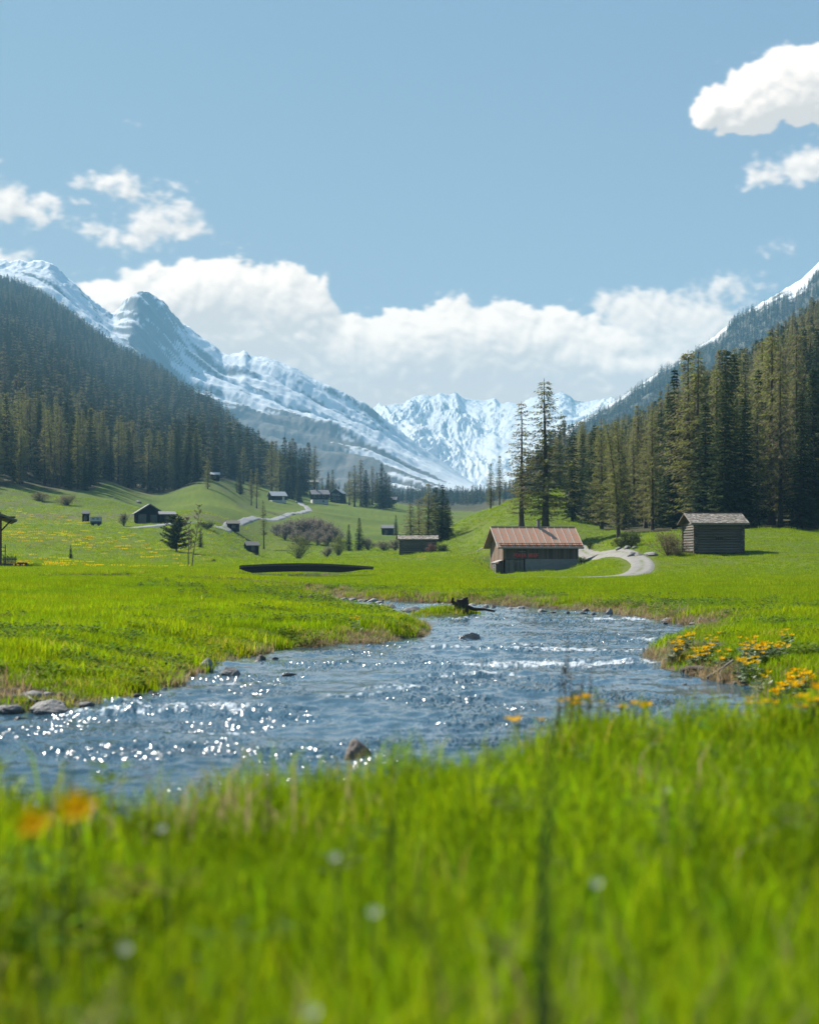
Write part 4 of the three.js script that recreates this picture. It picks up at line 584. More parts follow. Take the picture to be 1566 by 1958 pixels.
house('field_hut', 'low dark hut just below the bend of the climbing road', 436, 386, 10, 2.6, 2.4, 1.0, 1.6, { wall: darkWood, roof: greyLog[2] }, { cat: 'hut', over: 0.25, doors: [[1.3, 0, 0.8, 0.8]] });
house('hay_barn', 'dark plank barn left of the brown larch behind the log shed', 731, 472, 4, 3.2, 3.4, 1.8, 2.6, { wall: darkWood, roof: slateRoof }, { cat: 'barn', over: 0.3, doors: [[1.0, 0, 1.0, 1.5]] });
house('field_hut', 'pale roofed hut on the crest by the edge of the left wood', 404, 556, 4, 2.6, 2.4, 1.4, 2.0, { wall: greyLog[3], roof: roofLight }, { cat: 'hut', over: 0.4, doors: [[1.3, 0, 0.8, 1.1]] });
house('farm_barn', 'grey barn with pale roof above the climbing road', 521, 612, 24, 5.2, 4.4, 2.3, 3.6, { wall: greyLog[1], roof: roofLight, base: whiteWall }, { cat: 'barn', doors: [[4.2, 0, 0.9, 2.4]], baseH: 1.0, doorMat: whitePaint });
house('chalet', 'dark timber chalet on white basement in the hamlet', 598, 690, 12, 6.4, 5.4, 3.9, 5.4, { wall: darkWood, base: whiteWall, roof: slateRoof }, { baseH: 2.0, over: 0.8, windows: [[1.2, 3, 0.7, 0.8], [2.8, 3, 0.7, 0.8], [4.6, 3, 0.7, 0.8], [4.4, 0.9, 0.7, 0.6]], balcony: [0, 2.2, 6.4], chimney: 2 });
house('white_house', 'white rendered house with two rows of windows in the hamlet', 632, 718, -16, 6.6, 4.8, 3.7, 5.4, { wall: whiteWall, roof: roofLight }, { front: true, over: 0.6, windows: [[1.1, 3.0, 0.6, 0.7], [2.4, 3.0, 0.6, 0.7], [3.7, 3.0, 0.6, 0.7], [1.1, 1.3, 0.6, 0.7], [3.7, 1.3, 0.6, 0.7]], doors: [[2.4, 0, 0.9, 1.8]], chimney: 3 });
house('long_house', 'long house with pale flat roof half hidden by trees above the hamlet', 571, 795, 6, 9.0, 6, 2.9, 3.8, { wall: brownWood, base: whiteWall, roof: roofLight }, { baseH: 2.2, over: 0.8, windows: [[1.4, 2.6, 0.8, 0.8], [3.2, 2.6, 0.8, 0.8], [6.2, 2.6, 0.8, 0.8]], doors: [[7.4, 0, 1, 2]], chimney: 4 });
house('white_house', 'small white house among trees at the top of the hamlet', 676, 880, 0, 4, 4, 3.0, 4.2, { wall: whiteWall, roof: slateRoof }, { windows: [[1, 2, 0.7, 0.8], [2.8, 2, 0.7, 0.8]] });
house('field_hut', 'dark hut on the skyline right of the hamlet trees', 742, 880, 0, 4.2, 3.6, 1.9, 3.1, { wall: darkWood, roof: slateRoof }, { cat: 'hut', doors: [[2, 0, 1, 1.5]] });
{ // farmhouse at the left edge of the picture: only its eave and corner are in view
  const d = 140, xr = (2 - CX) / F * d, yb = pt(0, d)[1], b = thing('farmhouse', 'dark timber farmhouse corner with overhanging eave at the left edge', 'house', [xr, yb, -d], 15.5 * Math.PI / 180);
  part('wall', box(7, 5.2, 9, -3.5, 1.9, -4.5), brownWood, b); part('base_wall', box(7.06, 1.1, 9.06, -3.5, 0.2, -4.5), stoneMat, b);
  part('roof', slopeSlab(10.6, 5.2, 2.0, 0.16).rotateY(Math.PI / 2).translate(-3.9, 5.75, 0.8), slateRoof, b); part('roof', slopeSlab(10.6, 5.2, 2.0, 0.16).rotateY(-Math.PI / 2).translate(-3.9, 5.75, -9.8), slateRoof, b);
  const br = new Build(); br.tube([[0.02, 2.9, -0.1], [1.0, 3.95, -0.1]], [0.07, 0.07], 5); part('bracket', br.geo(), darkWood, b); part('purlin', box(1.2, 0.14, 0.14, 0.6, 4.05, -0.1), darkWood, b); part('corner_post', box(0.16, 4.4, 0.16, 0.02, 1.9, 0.02), redBrown, b);
}
{
  const d = 136, f = thing('picket_fence', 'short grey picket fence beside the farmhouse corner', 'fence', pt(6, d), 0);
  for (let k = 0; k < 10; k++) part('picket', box(0.07, 0.95 - 0.1 * (k % 3), 0.04, 0.05 + k * 0.11, 0.42, 0.02), greyLog[k % 4], f); part('rail', box(1.2, 0.09, 0.05, 0.55, 0.2, -0.02), greyLog[1], f); part('rail', box(1.2, 0.09, 0.05, 0.55, 0.62, -0.02), greyLog[2], f);
  const l = thing('ladder', 'wooden ladder leaning by the farmhouse corner', 'ladder', pt(3, 138), 0); for (const s of [0, 0.34]) part('rail', box(0.06, 1.9, 0.06, s, 0.85, 0), darkWood, l); for (let k = 0; k < 5; k++) part('rung', box(0.34, 0.05, 0.05, 0.17, 0.3 + k * 0.32, 0.02), darkWood, l);
  const wp = thing('log_pile', 'low pile of dark split logs right of the picket fence', 'log pile', pt(33, d), 0); const lg = logGeo(0.7, 0.1, 9); for (let k = 0; k < 7; k++) part('log', lg, k % 2 ? darkWood : redBrown, wp, [(k % 4) * 0.03, 0.1 + (k >> 2) * 0.18, -(k % 4) * 0.2]);
}
{ // parked box wagon on the terrace
  const d = 318, w = thing('box_wagon', 'grey box wagon with dark lower half parked on the terrace', 'wagon', pt(173, d, 0.05), 0.1);
  part('body', box(2.1, 0.75, 1.3, 1.05, 1.2, -0.6), M(0.45, 0.47, 0.5, 0.5), w); part('lower_body', box(2.0, 0.6, 1.25, 1.05, 0.58, -0.6), M(0.06, 0.06, 0.07, 0.7), w); part('roof', box(2.2, 0.08, 1.4, 1.05, 1.62, -0.6), M(0.5, 0.5, 0.5, 0.5), w);
  const tyre = new THREE.CylinderGeometry(0.28, 0.28, 0.16, 14).rotateX(Math.PI / 2); for (const x of [0.5, 1.6]) part('wheel', tyre, blackMat, w, [x, 0.25, 0.05]); part('drawbar', box(0.7, 0.07, 0.07, -0.35, 0.4, -0.6), ironMat, w); for (const x of [0.6, 1.4]) part('window', box(0.45, 0.3, 0.03, x, 1.28, 0.06), M(0.2, 0.24, 0.28, 0.15), w);
}
{ // footbridge
  const d = 103, x0 = (458 - CX) / F * d, x1 = (712 - CX) / F * d, L = x1 - x0, b = thing('footbridge', 'dark arched footbridge over the stream in the middle distance', 'bridge', [x0, 0.2, -d], -0.02);
  const topY = (t) => 0.70 + 0.17 * Math.sin(Math.PI * t) - 0.07 * t, botY = (t) => topY(t) - 0.12 - 0.33 * sstep(-0.02, 0.10, t) * sstep(1, 0.72, t);
  const prof = (f0, f1, dep, z) => { const s = new THREE.Shape(); for (let k = 0; k <= 20; k++) s.lineTo(L * k / 20, f1(k / 20)); for (let k = 20; k >= 0; k--) s.lineTo(L * k / 20, f0(k / 20)); s.closePath(); return new THREE.ExtrudeGeometry(s, { depth: dep, bevelEnabled: false }).translate(0, 0, z); };
  part('girder', prof(botY, (t) => topY(t) - 0.09, 0.14, -0.14), M(0.035, 0.03, 0.028, 0.8), b); part('girder', prof(botY, (t) => topY(t) - 0.09, 0.14, -2.2), M(0.035, 0.03, 0.028, 0.8), b);
  for (let k = 0; k < 40; k++) { const t = (k + 0.5) / 40; part('plank', box(L / 40 - 0.015, 0.07, 2.3, L * t, topY(t) - 0.05, -1.12), k % 3 ? darkWood : greyLog[3], b); }
  part('kerb_beam', prof((t) => topY(t) - 0.015, (t) => topY(t) + 0.06, 0.12, -0.1), greyLog[1], b); part('kerb_beam', prof((t) => topY(t) - 0.015, (t) => topY(t) + 0.05, 0.12, -2.2), M(0.05, 0.042, 0.036, 0.8), b);
  for (const x of [0.5, L - 1.1]) part('abutment', box(0.5, 0.7, 1.8, x, -0.3, -1.12), darkWood, b);
}
// ---------- shrubs ----------
function shrub(seed, h, r, stems, leaves, tone, woodTone, leafSize, droop = 0) {
  const rand = rng(seed), w = new Build(), c = new Build();
  for (let k = 0; k < stems; k++) {
    const a = rand() * 6.28, e = Math.pow(rand(), 0.6), tx = Math.cos(a) * r * e, tz = Math.sin(a) * r * e, ty = h * (1 - 0.55 * e * e) * (0.75 + rand() * 0.3), pts = [], rd = [];
    for (let i = 0; i <= 5; i++) { const t = i / 5; pts.push([tx * Math.pow(t, 1.3) + (rand() - 0.5) * 0.05 * r, ty * (t - droop * t * t) - 0.15 * (1 - t), tz * Math.pow(t, 1.3) + (rand() - 0.5) * 0.05 * r]); rd.push(h * 0.010 * (1 - t * 0.8)); }
    w.tube(pts, rd, 4);
    const n = Math.round(leaves / stems);
    for (let i = 0; i < n; i++) { const t = 0.25 + 0.75 * Math.sqrt(rand()), q = pts[Math.min(5, Math.floor(t * 5))], q2 = pts[Math.min(5, Math.floor(t * 5) + 1)], f = t * 5 % 1, sp = 0.16 * r + 0.05, x = lerp(q[0], q2[0], f) + (rand() - 0.5) * sp * 2, y = lerp(q[1], q2[1], f) + (rand() - 0.5) * sp * 1.6, z = lerp(q[2], q2[2], f) + (rand() - 0.5) * sp * 2, v = 0.7 + rand() * 0.6, cc = [tone[0] * v, tone[1] * v, tone[2] * v], L = leafSize * (0.6 + rand() * 0.9), ax = rand() * 6.28, el = rand() * 2 - 0.6, dx = Math.cos(ax) * Math.cos(el) * L, dy = Math.sin(el) * L, dz = Math.sin(ax) * Math.cos(el) * L, sx = -Math.sin(ax) * L * 0.22, sz = Math.cos(ax) * L * 0.22;
      const i0 = c.v(x - sx, y, z - sz, cc), i1 = c.v(x + sx, y + L * 0.1, z + sz, cc), i2 = c.v(x + dx, y + dy, z + dz, cc); c.t(i0, i1, i2); }
  }
  return { wood: w.geo(), crown: c.geo(), tone: woodTone, h };
}
const woodBy = new Map(); const stemMat = (t) => { const k = t.join(); if (!woodBy.has(k)) woodBy.set(k, M(...t, 0.95)); return woodBy.get(k); };
function plantShrub(name, model, px, d, h, wide, label, cat, group, y) { const p = pt(px, d), o = thing(name, label, cat, [p[0], y ?? p[1] - 0.05, p[2]], px, group), k = h / model.h; part('stem', model.wood, stemMat(model.tone), o); part('foliage', model.crown, leafMat, o); o.scale.set(k * wide, k, k * wide); return o; }
const willow = shrub(1, 4, 1.9, 34, 3000, [0.19, 0.21, 0.055], [0.13, 0.11, 0.06], 0.17), alder = shrub(2, 4, 2.2, 40, 2200, [0.21, 0.18, 0.135], [0.19, 0.16, 0.125], 0.26), roundTree = shrub(3, 4, 1.8, 26, 2600, [0.13, 0.12, 0.05], [0.09, 0.075, 0.05], 0.2), bramble = shrub(4, 2, 1.5, 46, 2600, [0.17, 0.125, 0.07], [0.13, 0.095, 0.065], 0.11), darkBush = shrub(5, 2, 1.4, 30, 2400, [0.06, 0.075, 0.03], [0.07, 0.055, 0.04], 0.15), redBush = shrub(6, 2, 1.4, 30, 1800, [0.20, 0.10, 0.08], [0.15, 0.08, 0.06], 0.13);
plantShrub('willow_shrub', willow, 571, 290, hOf(50, 290), 1.15, 'light green round willow shrub left of its twin beyond the footbridge', 'shrub');
plantShrub('willow_shrub', willow, 647, 305, hOf(42, 305), 1.1, 'light green willow shrub left of the pair of spruces', 'shrub');
plantShrub('leafless_shrub', alder, 626, 300, hOf(22, 300), 1.3, 'low grey bush at the left foot of the second willow shrub', 'shrub');
plantShrub('leafless_shrub', alder, 704, 340, hOf(26, 340), 1.3, 'low grey brown bush right of the pair of spruces', 'shrub');
plantShrub('leafless_shrub', alder, 735, 330, hOf(22, 330), 1.6, 'wide low grey bush left of the log shed', 'shrub');
plantShrub('leafless_shrub', alder, 756, 335, hOf(24, 335), 1.4, 'grey bush directly behind the left end of the log shed', 'shrub');
plantShrub('round_tree', roundTree, 238, 336, hOf(26, 336), 1.1, 'small round leafy tree on the left slope above the sheds', 'tree');
for (const [px, d, hp] of [[545, 405, 34], [560, 420, 40], [575, 415, 44], [590, 425, 42], [604, 420, 46], [617, 412, 44], [630, 405, 40], [642, 398, 34], [568, 395, 28], [588, 392, 30], [608, 388, 32], [626, 384, 28], [530, 420, 26], [600, 440, 36]]) plantShrub('thicket_shrub', alder, px, d, hOf(hp, d), 1.25, 'leafless grey alder in the thicket below the climbing road', 'shrub', 'alder thicket');
plantShrub('bramble_bush', bramble, 1276, 147.5, hOf(52, 147), 1.15, 'tangled brown bush at the left corner of the log hut', 'bush');
plantShrub('bramble_bush', bramble, 1296, 145.5, hOf(22, 145), 1.6, 'low brown twiggy growth below the tangled bush by the log hut', 'bush');
plantShrub('dark_bush', darkBush, 1205, 170, hOf(34, 170), 1.1, 'dark bush on the stony mound above the track', 'bush');
plantShrub('dark_bush', darkBush, 1186, 176, hOf(22, 176), 1.3, 'low dark bush left on the stony mound above the track', 'bush');
plantShrub('dark_bush', darkBush, 1127, 205, hOf(18, 205), 0.6, 'small upright dark bush beside the upper end of the track', 'bush');
plantShrub('dark_bush', darkBush, 1112, 186, hOf(16, 186), 1.2, 'low dark bush at the right end of the barn', 'bush');
plantShrub('red_bush', redBush, 824, 247.5, hOf(20, 247), 0.9, 'reddish twiggy bush at the right end of the log shed', 'bush');
plantShrub('dark_bush', darkBush, 845, 248, hOf(16, 248), 1.7, 'low green bush right of the reddish bush by the log shed', 'bush');
plantShrub('dark_bush', darkBush, 409, 190, hOf(9, 190), 1.2, 'tiny grey bush on the flat meadow left of the hay hut', 'bush');
plantShrub('dark_bush', darkBush, 395, 330, hOf(16, 330), 1.8, 'dark undergrowth right of the small spruce by the road', 'bush');
plantShrub('bramble_bush', bramble, 78, 404, hOf(20, 404), 1.7, 'brown scrub on the eroded slope below the left wood', 'bush');
plantShrub('bramble_bush', bramble, 130, 398, hOf(22, 398), 1.7, 'brown scrub right on the eroded slope below the left wood', 'bush');
{ // thin leafless birches
  for (const [px, hp, lean, lab] of [[362, 96, -0.02, 'left thin bare birch stem on the meadow by the round pine'], [368, 122, 0.12, 'right leaning thin bare birch on the meadow by the round pine']]) {
    const d = 152, h = hOf(hp, d), r = rng(px), w = new Build(), c = new Build(), pts = [], rd = []; for (let k = 0; k <= 6; k++) { const t = k / 6; pts.push([lean * h * t + 0.05 * Math.sin(t * 6 + px), h * t - 0.1, 0]); rd.push(0.06 * (1 - t * 0.85)); } w.tube(pts, rd, 5);
    for (let k = 0; k < 26; k++) { const t = 0.3 + 0.68 * r(), a = r() * 6.28, L = (1 - t) * 1.2 + 0.35, q = [lean * h * t, h * t - 0.1, 0], e = [q[0] + Math.cos(a) * L * 0.7, q[1] + L * 0.55, q[2] + Math.sin(a) * L * 0.7]; w.tube([q, e], [0.016, 0.004], 3); for (let i = 0; i < 14; i++) { const f = 0.3 + r() * 0.8, x = lerp(q[0], e[0], f), y = lerp(q[1], e[1], f), z = lerp(q[2], e[2], f), s = 0.10, v = 0.7 + r() * 0.6, cc = [0.15 * v, 0.12 * v, 0.07 * v]; c.t(c.v(x, y, z, cc), c.v(x + (r() - 0.5) * s, y - s, z + (r() - 0.5) * s, cc), c.v(x + (r() - 0.5) * s * 2, y + s * 0.5, z + (r() - 0.5) * s * 2, cc)); } }
    const o = thing('birch_tree', lab, 'tree', pt(px, d)); part('trunk', w.geo(), M(0.14, 0.12, 0.10, 0.9), o); part('crown', c.geo(), leafMat, o);
  }
}

// ---------- rocks ----------
const rockGeo = [...Array(7)].map((_, s) => { const g0 = new THREE.IcosahedronGeometry(1, 5), p = g0.attributes.position, r = rng(500 + s), k = [0.85 + r() * 0.5, 0.5 + r() * 0.25, 0.75 + r() * 0.4], cut = [...Array(6)].map(() => { const v = new THREE.Vector3(r() - 0.5, r() - 0.3, r() - 0.5).normalize(); return [v, 0.62 + r() * 0.25]; });
  for (let i = 0; i < p.count; i++) { const v = new THREE.Vector3().fromBufferAttribute(p, i); for (const [n, d] of cut) { const q = v.dot(n); if (q > d) v.addScaledVector(n, (d - q) * 0.85); } const w = 1 + 0.12 * noise(v.x * 2.2 + s * 9, v.y * 2.2 + v.z * 1.7) + 0.05 * noise(v.x * 6 + v.z * 4, v.y * 6 + s); v.multiplyScalar(w); p.setXYZ(i, v.x * k[0], v.y * k[1], v.z * k[2]); }
  g0.computeVertexNormals(); return g0; });
const rockTex = grain(256, 256, tiled((u, v) => 0.70 + 0.5 * fbm(u, v, 5, 0.7), 10));
const rockMat = [[0.20, 0.19, 0.18], [0.27, 0.25, 0.23], [0.13, 0.11, 0.095], [0.22, 0.165, 0.13], [0.33, 0.31, 0.29]].map((c) => M(...c, 0.75, { map: rockTex, bumpMap: rockTex, bumpScale: 0.02 })), wetMat = M(0.05, 0.045, 0.04, 0.22, { map: rockTex, bumpMap: rockTex, bumpScale: 0.02 });
function rayHit(px, py, lift = 0, d0 = 4, d1 = 200) { for (let d = d0; d < d1; d *= 1.004) { const x = (px - CX) / F * d, y = EYE - (py - HY) / F * d; if (Math.max(land(x, -d), -0.02) + lift >= y) return d; } return d1; }
let rockN = 0;
function rock(px, py, wpx, hpx, mat, label, group, v) {
  const d = rayHit(px, py), k = d / F, p = [(px - CX) * k, Math.max(-0.02, land((px - CX) * k, -d)), -d - wpx * k * 0.2], s = v ?? rockN++ % 7, m = top('rock', rockGeo[s], mat); m.position.set(p[0], p[1] + hpx * k * 0.08, p[2]); m.rotation.y = px * 3.3 + py; m.scale.set(wpx * k * 0.5, hpx * k * 0.95, wpx * k * 0.45); return tag(m, label, 'rock', group);
}
const RM = rockMat;
rock(682, 1458, 74, 56, RM[3], 'pale brown pointed rock in the water at the near grassy bank', null, 2);
rock(92, 1366, 92, 34, RM[1], 'large flat grey boulder at the lower left bank', null, 0);
rock(18, 1362, 50, 26, RM[0], 'grey rock at the left picture edge on the bank', null, 1);
rock(58, 1335, 46, 18, RM[1], 'smooth grey stone behind the large flat boulder', null, 4);
rock(96, 1338, 42, 22, RM[4], 'pale stone right behind the large flat boulder', null, 3);
rock(394, 1282, 34, 28, RM[4], 'light rounded stone at the foot of the left bank', null, 5);
rock(440, 1296, 42, 26, RM[1], 'low grey stone washed by water below the rounded stone', null, 6);
rock(498, 1268, 26, 20, RM[2], 'small brown stone in the water off the left bank', null, 2);
rock(554, 1295, 26, 17, wetMat, 'tiny black wet stone in midstream on the left', null, 1);
rock(898, 1225, 48, 21, wetMat, 'dark wet rock in midstream right of the grassy point', null, 0);
rock(742, 1164, 34, 15, RM[0], 'low flat rock in the water above the grassy point', null, 3);
rock(797, 1174, 46, 19, RM[0], 'larger flat rock in the water left of the stump', null, 4);
rock(772, 1170, 18, 8, RM[2], 'small dark rock between two flat rocks above the grassy point', null, 5);
rock(405, 1358, 66, 13, wetMat, 'broad barely covered boulder making ripples on the left', null, 0);
rock(1165, 1176, 16, 18, RM[4], 'round pale stone at the foot of the far bank', null, 5);
rock(1120, 1172, 16, 12, RM[3], 'reddish stone at the foot of the far bank', null, 6);
rock(300, 1335, 22, 12, wetMat, 'wet dark stone under the hollow of the left bank', null, 2);
rock(165, 1352, 36, 12, RM[0], 'flat grey stone right of the large boulder at the left bank', null, 6);
rock(40, 1378, 34, 10, wetMat, 'wet flat stone at the lower left water edge', null, 3);
{ const r = rng(9); for (let i = 0; i < 22; i++) rock(575 + i * 7.4 + r() * 6, 1144 + i * 0.36 + r() * 3, 10 + r() * 14, 6 + r() * 6, RM[[0, 1, 2, 4][Math.floor(r() * 4)]], 'grey stone in the row along the foot of the far bank', 'far bank stones');
  for (let i = 0; i < 16; i++) rock(860 + i * 27 + r() * 18, 1157 + i * 1.9 + r() * 3, 8 + r() * 14, 5 + r() * 6, RM[[0, 1, 2, 3, 4][Math.floor(r() * 5)]], 'scattered stone along the water edge below the straw coloured bank', 'straw bank stones');
  for (let i = 0; i < 18; i++) rock(1268 + r() * 110, 1184 + r() * 20, 9 + r() * 20, 5 + r() * 7, RM[[0, 1, 1, 4, 2][Math.floor(r() * 5)]], 'stone in the stony corner where the stream bends right', 'bend stones');
  for (let i = 0; i < 34; i++) rock(2 + r() * 160, 1318 + r() * 46, 7 + r() * 18, 5 + r() * 8, RM[Math.floor(r() * 5)], 'small stone of the rubble at the left bank', 'left bank rubble');
  for (let i = 0; i < 14; i++) rock(230 + i * 26 + r() * 14, 1340 - i * 7.2 + r() * 5, 9 + r() * 12, 5 + r() * 6, RM[[0, 2, 2, 1][Math.floor(r() * 4)]], 'small stone along the water edge of the grassy left bank', 'left edge stones');
  for (let i = 0; i < 14; i++) rock(1290 + r() * 170, 1284 + r() * 28, 6 + r() * 9, 4 + r() * 4, RM[Math.floor(r() * 5)], 'pebble on the small beach under the yellow flowers', 'beach pebbles'); }
{ const r = rng(19), rr = (px, d, w, h, m, l, g) => { const p = pt(px, d), o = top('boulder', rockGeo[rockN++ % 7], m); o.position.set(p[0], p[1] + h * 0.2, p[2]); o.rotation.y = px; o.scale.set(w / 2, h * 0.9, w / 2); tag(o, l, 'boulder', g); };
  for (const [px, d, w, h] of [[1182, 172, 0.7, 0.45], [1200, 168, 0.8, 0.5], [1214, 165, 0.6, 0.35]]) rr(px, d, w, h, RM[Math.floor(r() * 2)], 'grey boulder on the stony mound above the track', 'mound boulders');
  rr(1208, 151, 1.3, 0.55, RM[1], 'long pale boulder beside the bend of the track'); rr(1243, 149, 1.3, 0.5, RM[4], 'flat pale boulder left of the tangled bush'); rr(1221, 150, 0.7, 0.4, RM[0], 'smaller boulder between the two pale ones by the track');
  rr(266, 448, 1.7, 0.9, RM[4], 'single whitish boulder high on the left meadow'); rr(220, 440, 0.8, 0.35, RM[0], 'dark small boulder left of the whitish one on the meadow'); rr(240, 452, 0.7, 0.35, RM[2], 'brown small boulder near the whitish one on the meadow'); }
// ---------- stump, roots, driftwood ----------
const rootMat = wood(0.085, 0.065, 0.05);
{
  const d = 36.6, p = pt(881, d), s = thing('tree_stump', 'dark gnarled stump on the gravel islet in the stream', 'stump', [p[0], p[1] - 0.02, p[2]]), b = new Build(), r = rng(4), n = 18, rings = [];
  for (let j = 0; j <= 8; j++) { const t = j / 8, ring = []; for (let i = 0; i < n; i++) { const a = i / n * 6.283, rad = (0.13 + 0.09 * (1 - t) ** 2) * (1 + 0.28 * noise(Math.cos(a) * 1.8 + 5, Math.sin(a) * 1.8 + t * 1.5) + 0.15 * noise(a * 3, t * 5)); ring.push(b.v(Math.cos(a) * rad + 0.03 * t, t * (0.27 + 0.05 * noise(a * 1.3, 2)), Math.sin(a) * rad)); } rings.push(ring); }
  for (let j = 0; j < 8; j++) for (let i = 0; i < n; i++) b.q(rings[j][i], rings[j][(i + 1) % n], rings[j + 1][(i + 1) % n], rings[j + 1][i]); const c = b.v(0.03, 0.24, 0); for (let i = 0; i < n; i++) b.t(rings[8][i], rings[8][(i + 1) % n], c);
  part('trunk', b.geo(), rootMat, s);
  for (const pts of [[[0.08, 0.12, 0], [0.28, 0.05, 0.1], [0.5, 0.05, 0.16], [0.72, 0.01, 0.2]], [[-0.1, 0.15, 0.05], [-0.19, 0.22, 0.08], [-0.17, 0.30, 0.08]], [[-0.08, 0.06, 0.08], [-0.25, 0.02, 0.2], [-0.4, -0.04, 0.25]], [[0.05, 0.24, 0.05], [0.14, 0.30, 0.06]]]) { const t = new Build(); t.tube(pts, pts.map((_, i) => 0.05 * (1 - i / pts.length * 0.7)), 6); part('root', t.geo(), rootMat, s); }
}
function stick(name, label, cat, pts, rad, mat, group) { const b = new Build(); b.tube(pts, pts.map((_, i) => rad * (1 - i / pts.length * 0.7)), 6); return tag(top(name, b.geo(), mat), label, cat, group); }
const rp = (px, py, lift = 0) => { const d = rayHit(px, py, lift), x = (px - CX) / F * d; return [x, Math.max(0, land(x, -d)) + lift, -d]; };
stick('driftwood', 'dark bent branch lying under the marigold bank', 'branch', [rp(1306, 1284, 0.03), rp(1325, 1281, 0.05), rp(1350, 1280, 0.05), rp(1368, 1286, 0.02)], 0.035, rootMat);
stick('driftwood', 'pale thin stick leaning on the marigold bank', 'branch', [rp(1352, 1300, 0.02), rp(1375, 1285, 0.08), rp(1402, 1262, 0.14)], 0.018, paleWood);
stick('driftwood', 'pale stick among the rubble at the left bank', 'branch', [rp(48, 1330, 0.02), rp(60, 1342, 0.04), rp(72, 1348, 0.02)], 0.016, paleWood);
stick('driftwood', 'long dark branch behind the large boulder at the left bank', 'branch', [rp(70, 1347, 0.03), rp(100, 1346, 0.04), rp(128, 1349, 0.02)], 0.02, rootMat);
// ---------- grass ----------
const grassMat = P(1, 1, 1, 1, { vertexColors: true, specularIntensity: 0.1, transmission: 0.60, thickness: 0 });
function tuft(seed, n, R, h0, h1, w, segs, tone, bend = 0.5) {
  const r = rng(seed), b = new Build();
  for (let k = 0; k < n; k++) {
    const a = r() * 6.28, e = Math.sqrt(r()) * R, x = Math.cos(a) * e, z = Math.sin(a) * e, h = h0 + (h1 - h0) * r(), ya = r() * 6.28, dx = Math.cos(ya), dz = Math.sin(ya), fa = r() * 6.28, ux = Math.cos(fa) * w * (0.7 + r() * 0.6) / 2, uz = Math.sin(fa) * w * (0.7 + r() * 0.6) / 2, bd = bend * h * (0.15 + r() * r()), c = tone(r);
    let p0 = -1, p1 = -1;
    for (let s = 0; s < segs; s++) { const t = s / segs, o = bd * t * t, k2 = 1 - t * 0.5, i0 = b.v(x + dx * o - ux * k2, h * t - (s ? 0 : 0.03), z + dz * o - uz * k2, c), i1 = b.v(x + dx * o + ux * k2, h * t - (s ? 0 : 0.03), z + dz * o + uz * k2, c); if (p0 >= 0) b.q(p0, p1, i1, i0); p0 = i0; p1 = i1; }
    b.t(p0, p1, b.v(x + dx * bd, h * (1 - 0.15 * bend), z + dz * bd, c));
  }
  return b.geo();
}
const fresh = (r) => { const v = 0.75 + r() * 0.5, y = r(); return [(0.175 + 0.10 * y) * v, (0.315 + 0.02 * y) * v, 0.004 * v]; }, strawTone = (r) => { const v = 0.65 + r() * 0.6; return [0.36 * v, 0.285 * v, 0.16 * v]; };
const TA = [tuft(1, 30, 0.10, 0.07, 0.24, 0.0065, 3, fresh, 1.0), tuft(2, 26, 0.11, 0.06, 0.31, 0.0065, 3, fresh, 1.3), tuft(3, 32, 0.10, 0.05, 0.19, 0.006, 3, fresh, 1.5)];
const TB = [tuft(4, 30, 0.13, 0.05, 0.16, 0.010, 2, fresh, 0.9), tuft(5, 30, 0.13, 0.04, 0.12, 0.010, 2, fresh, 1.1)];
const TC = [tuft(6, 34, 0.34, 0.06, 0.19, 0.022, 1, fresh), tuft(7, 34, 0.34, 0.05, 0.16, 0.024, 1, fresh)];
const TD = [tuft(8, 18, 0.10, 0.08, 0.26, 0.006, 2, strawTone, 1.5)];
function scatter(name, label, geo, mat, list) {
  const m = new THREE.InstancedMesh(geo, mat, list.length), o = new THREE.Object3D(), c = new THREE.Color(); m.name = numbered(name); m.castShadow = m.receiveShadow = true;
  list.forEach(([x, y, z, k, t, tr, tg, tb, kh], i) => { o.position.set(x, y, z); o.rotation.set(0, t, 0); o.scale.set(k, k * (kh ?? 1), k); o.updateMatrix(); m.setMatrixAt(i, o.matrix); m.setColorAt(i, c.setRGB(tr, tg, tb)); });
  scene.add(m); return stuff(m, label, 'grass');
}
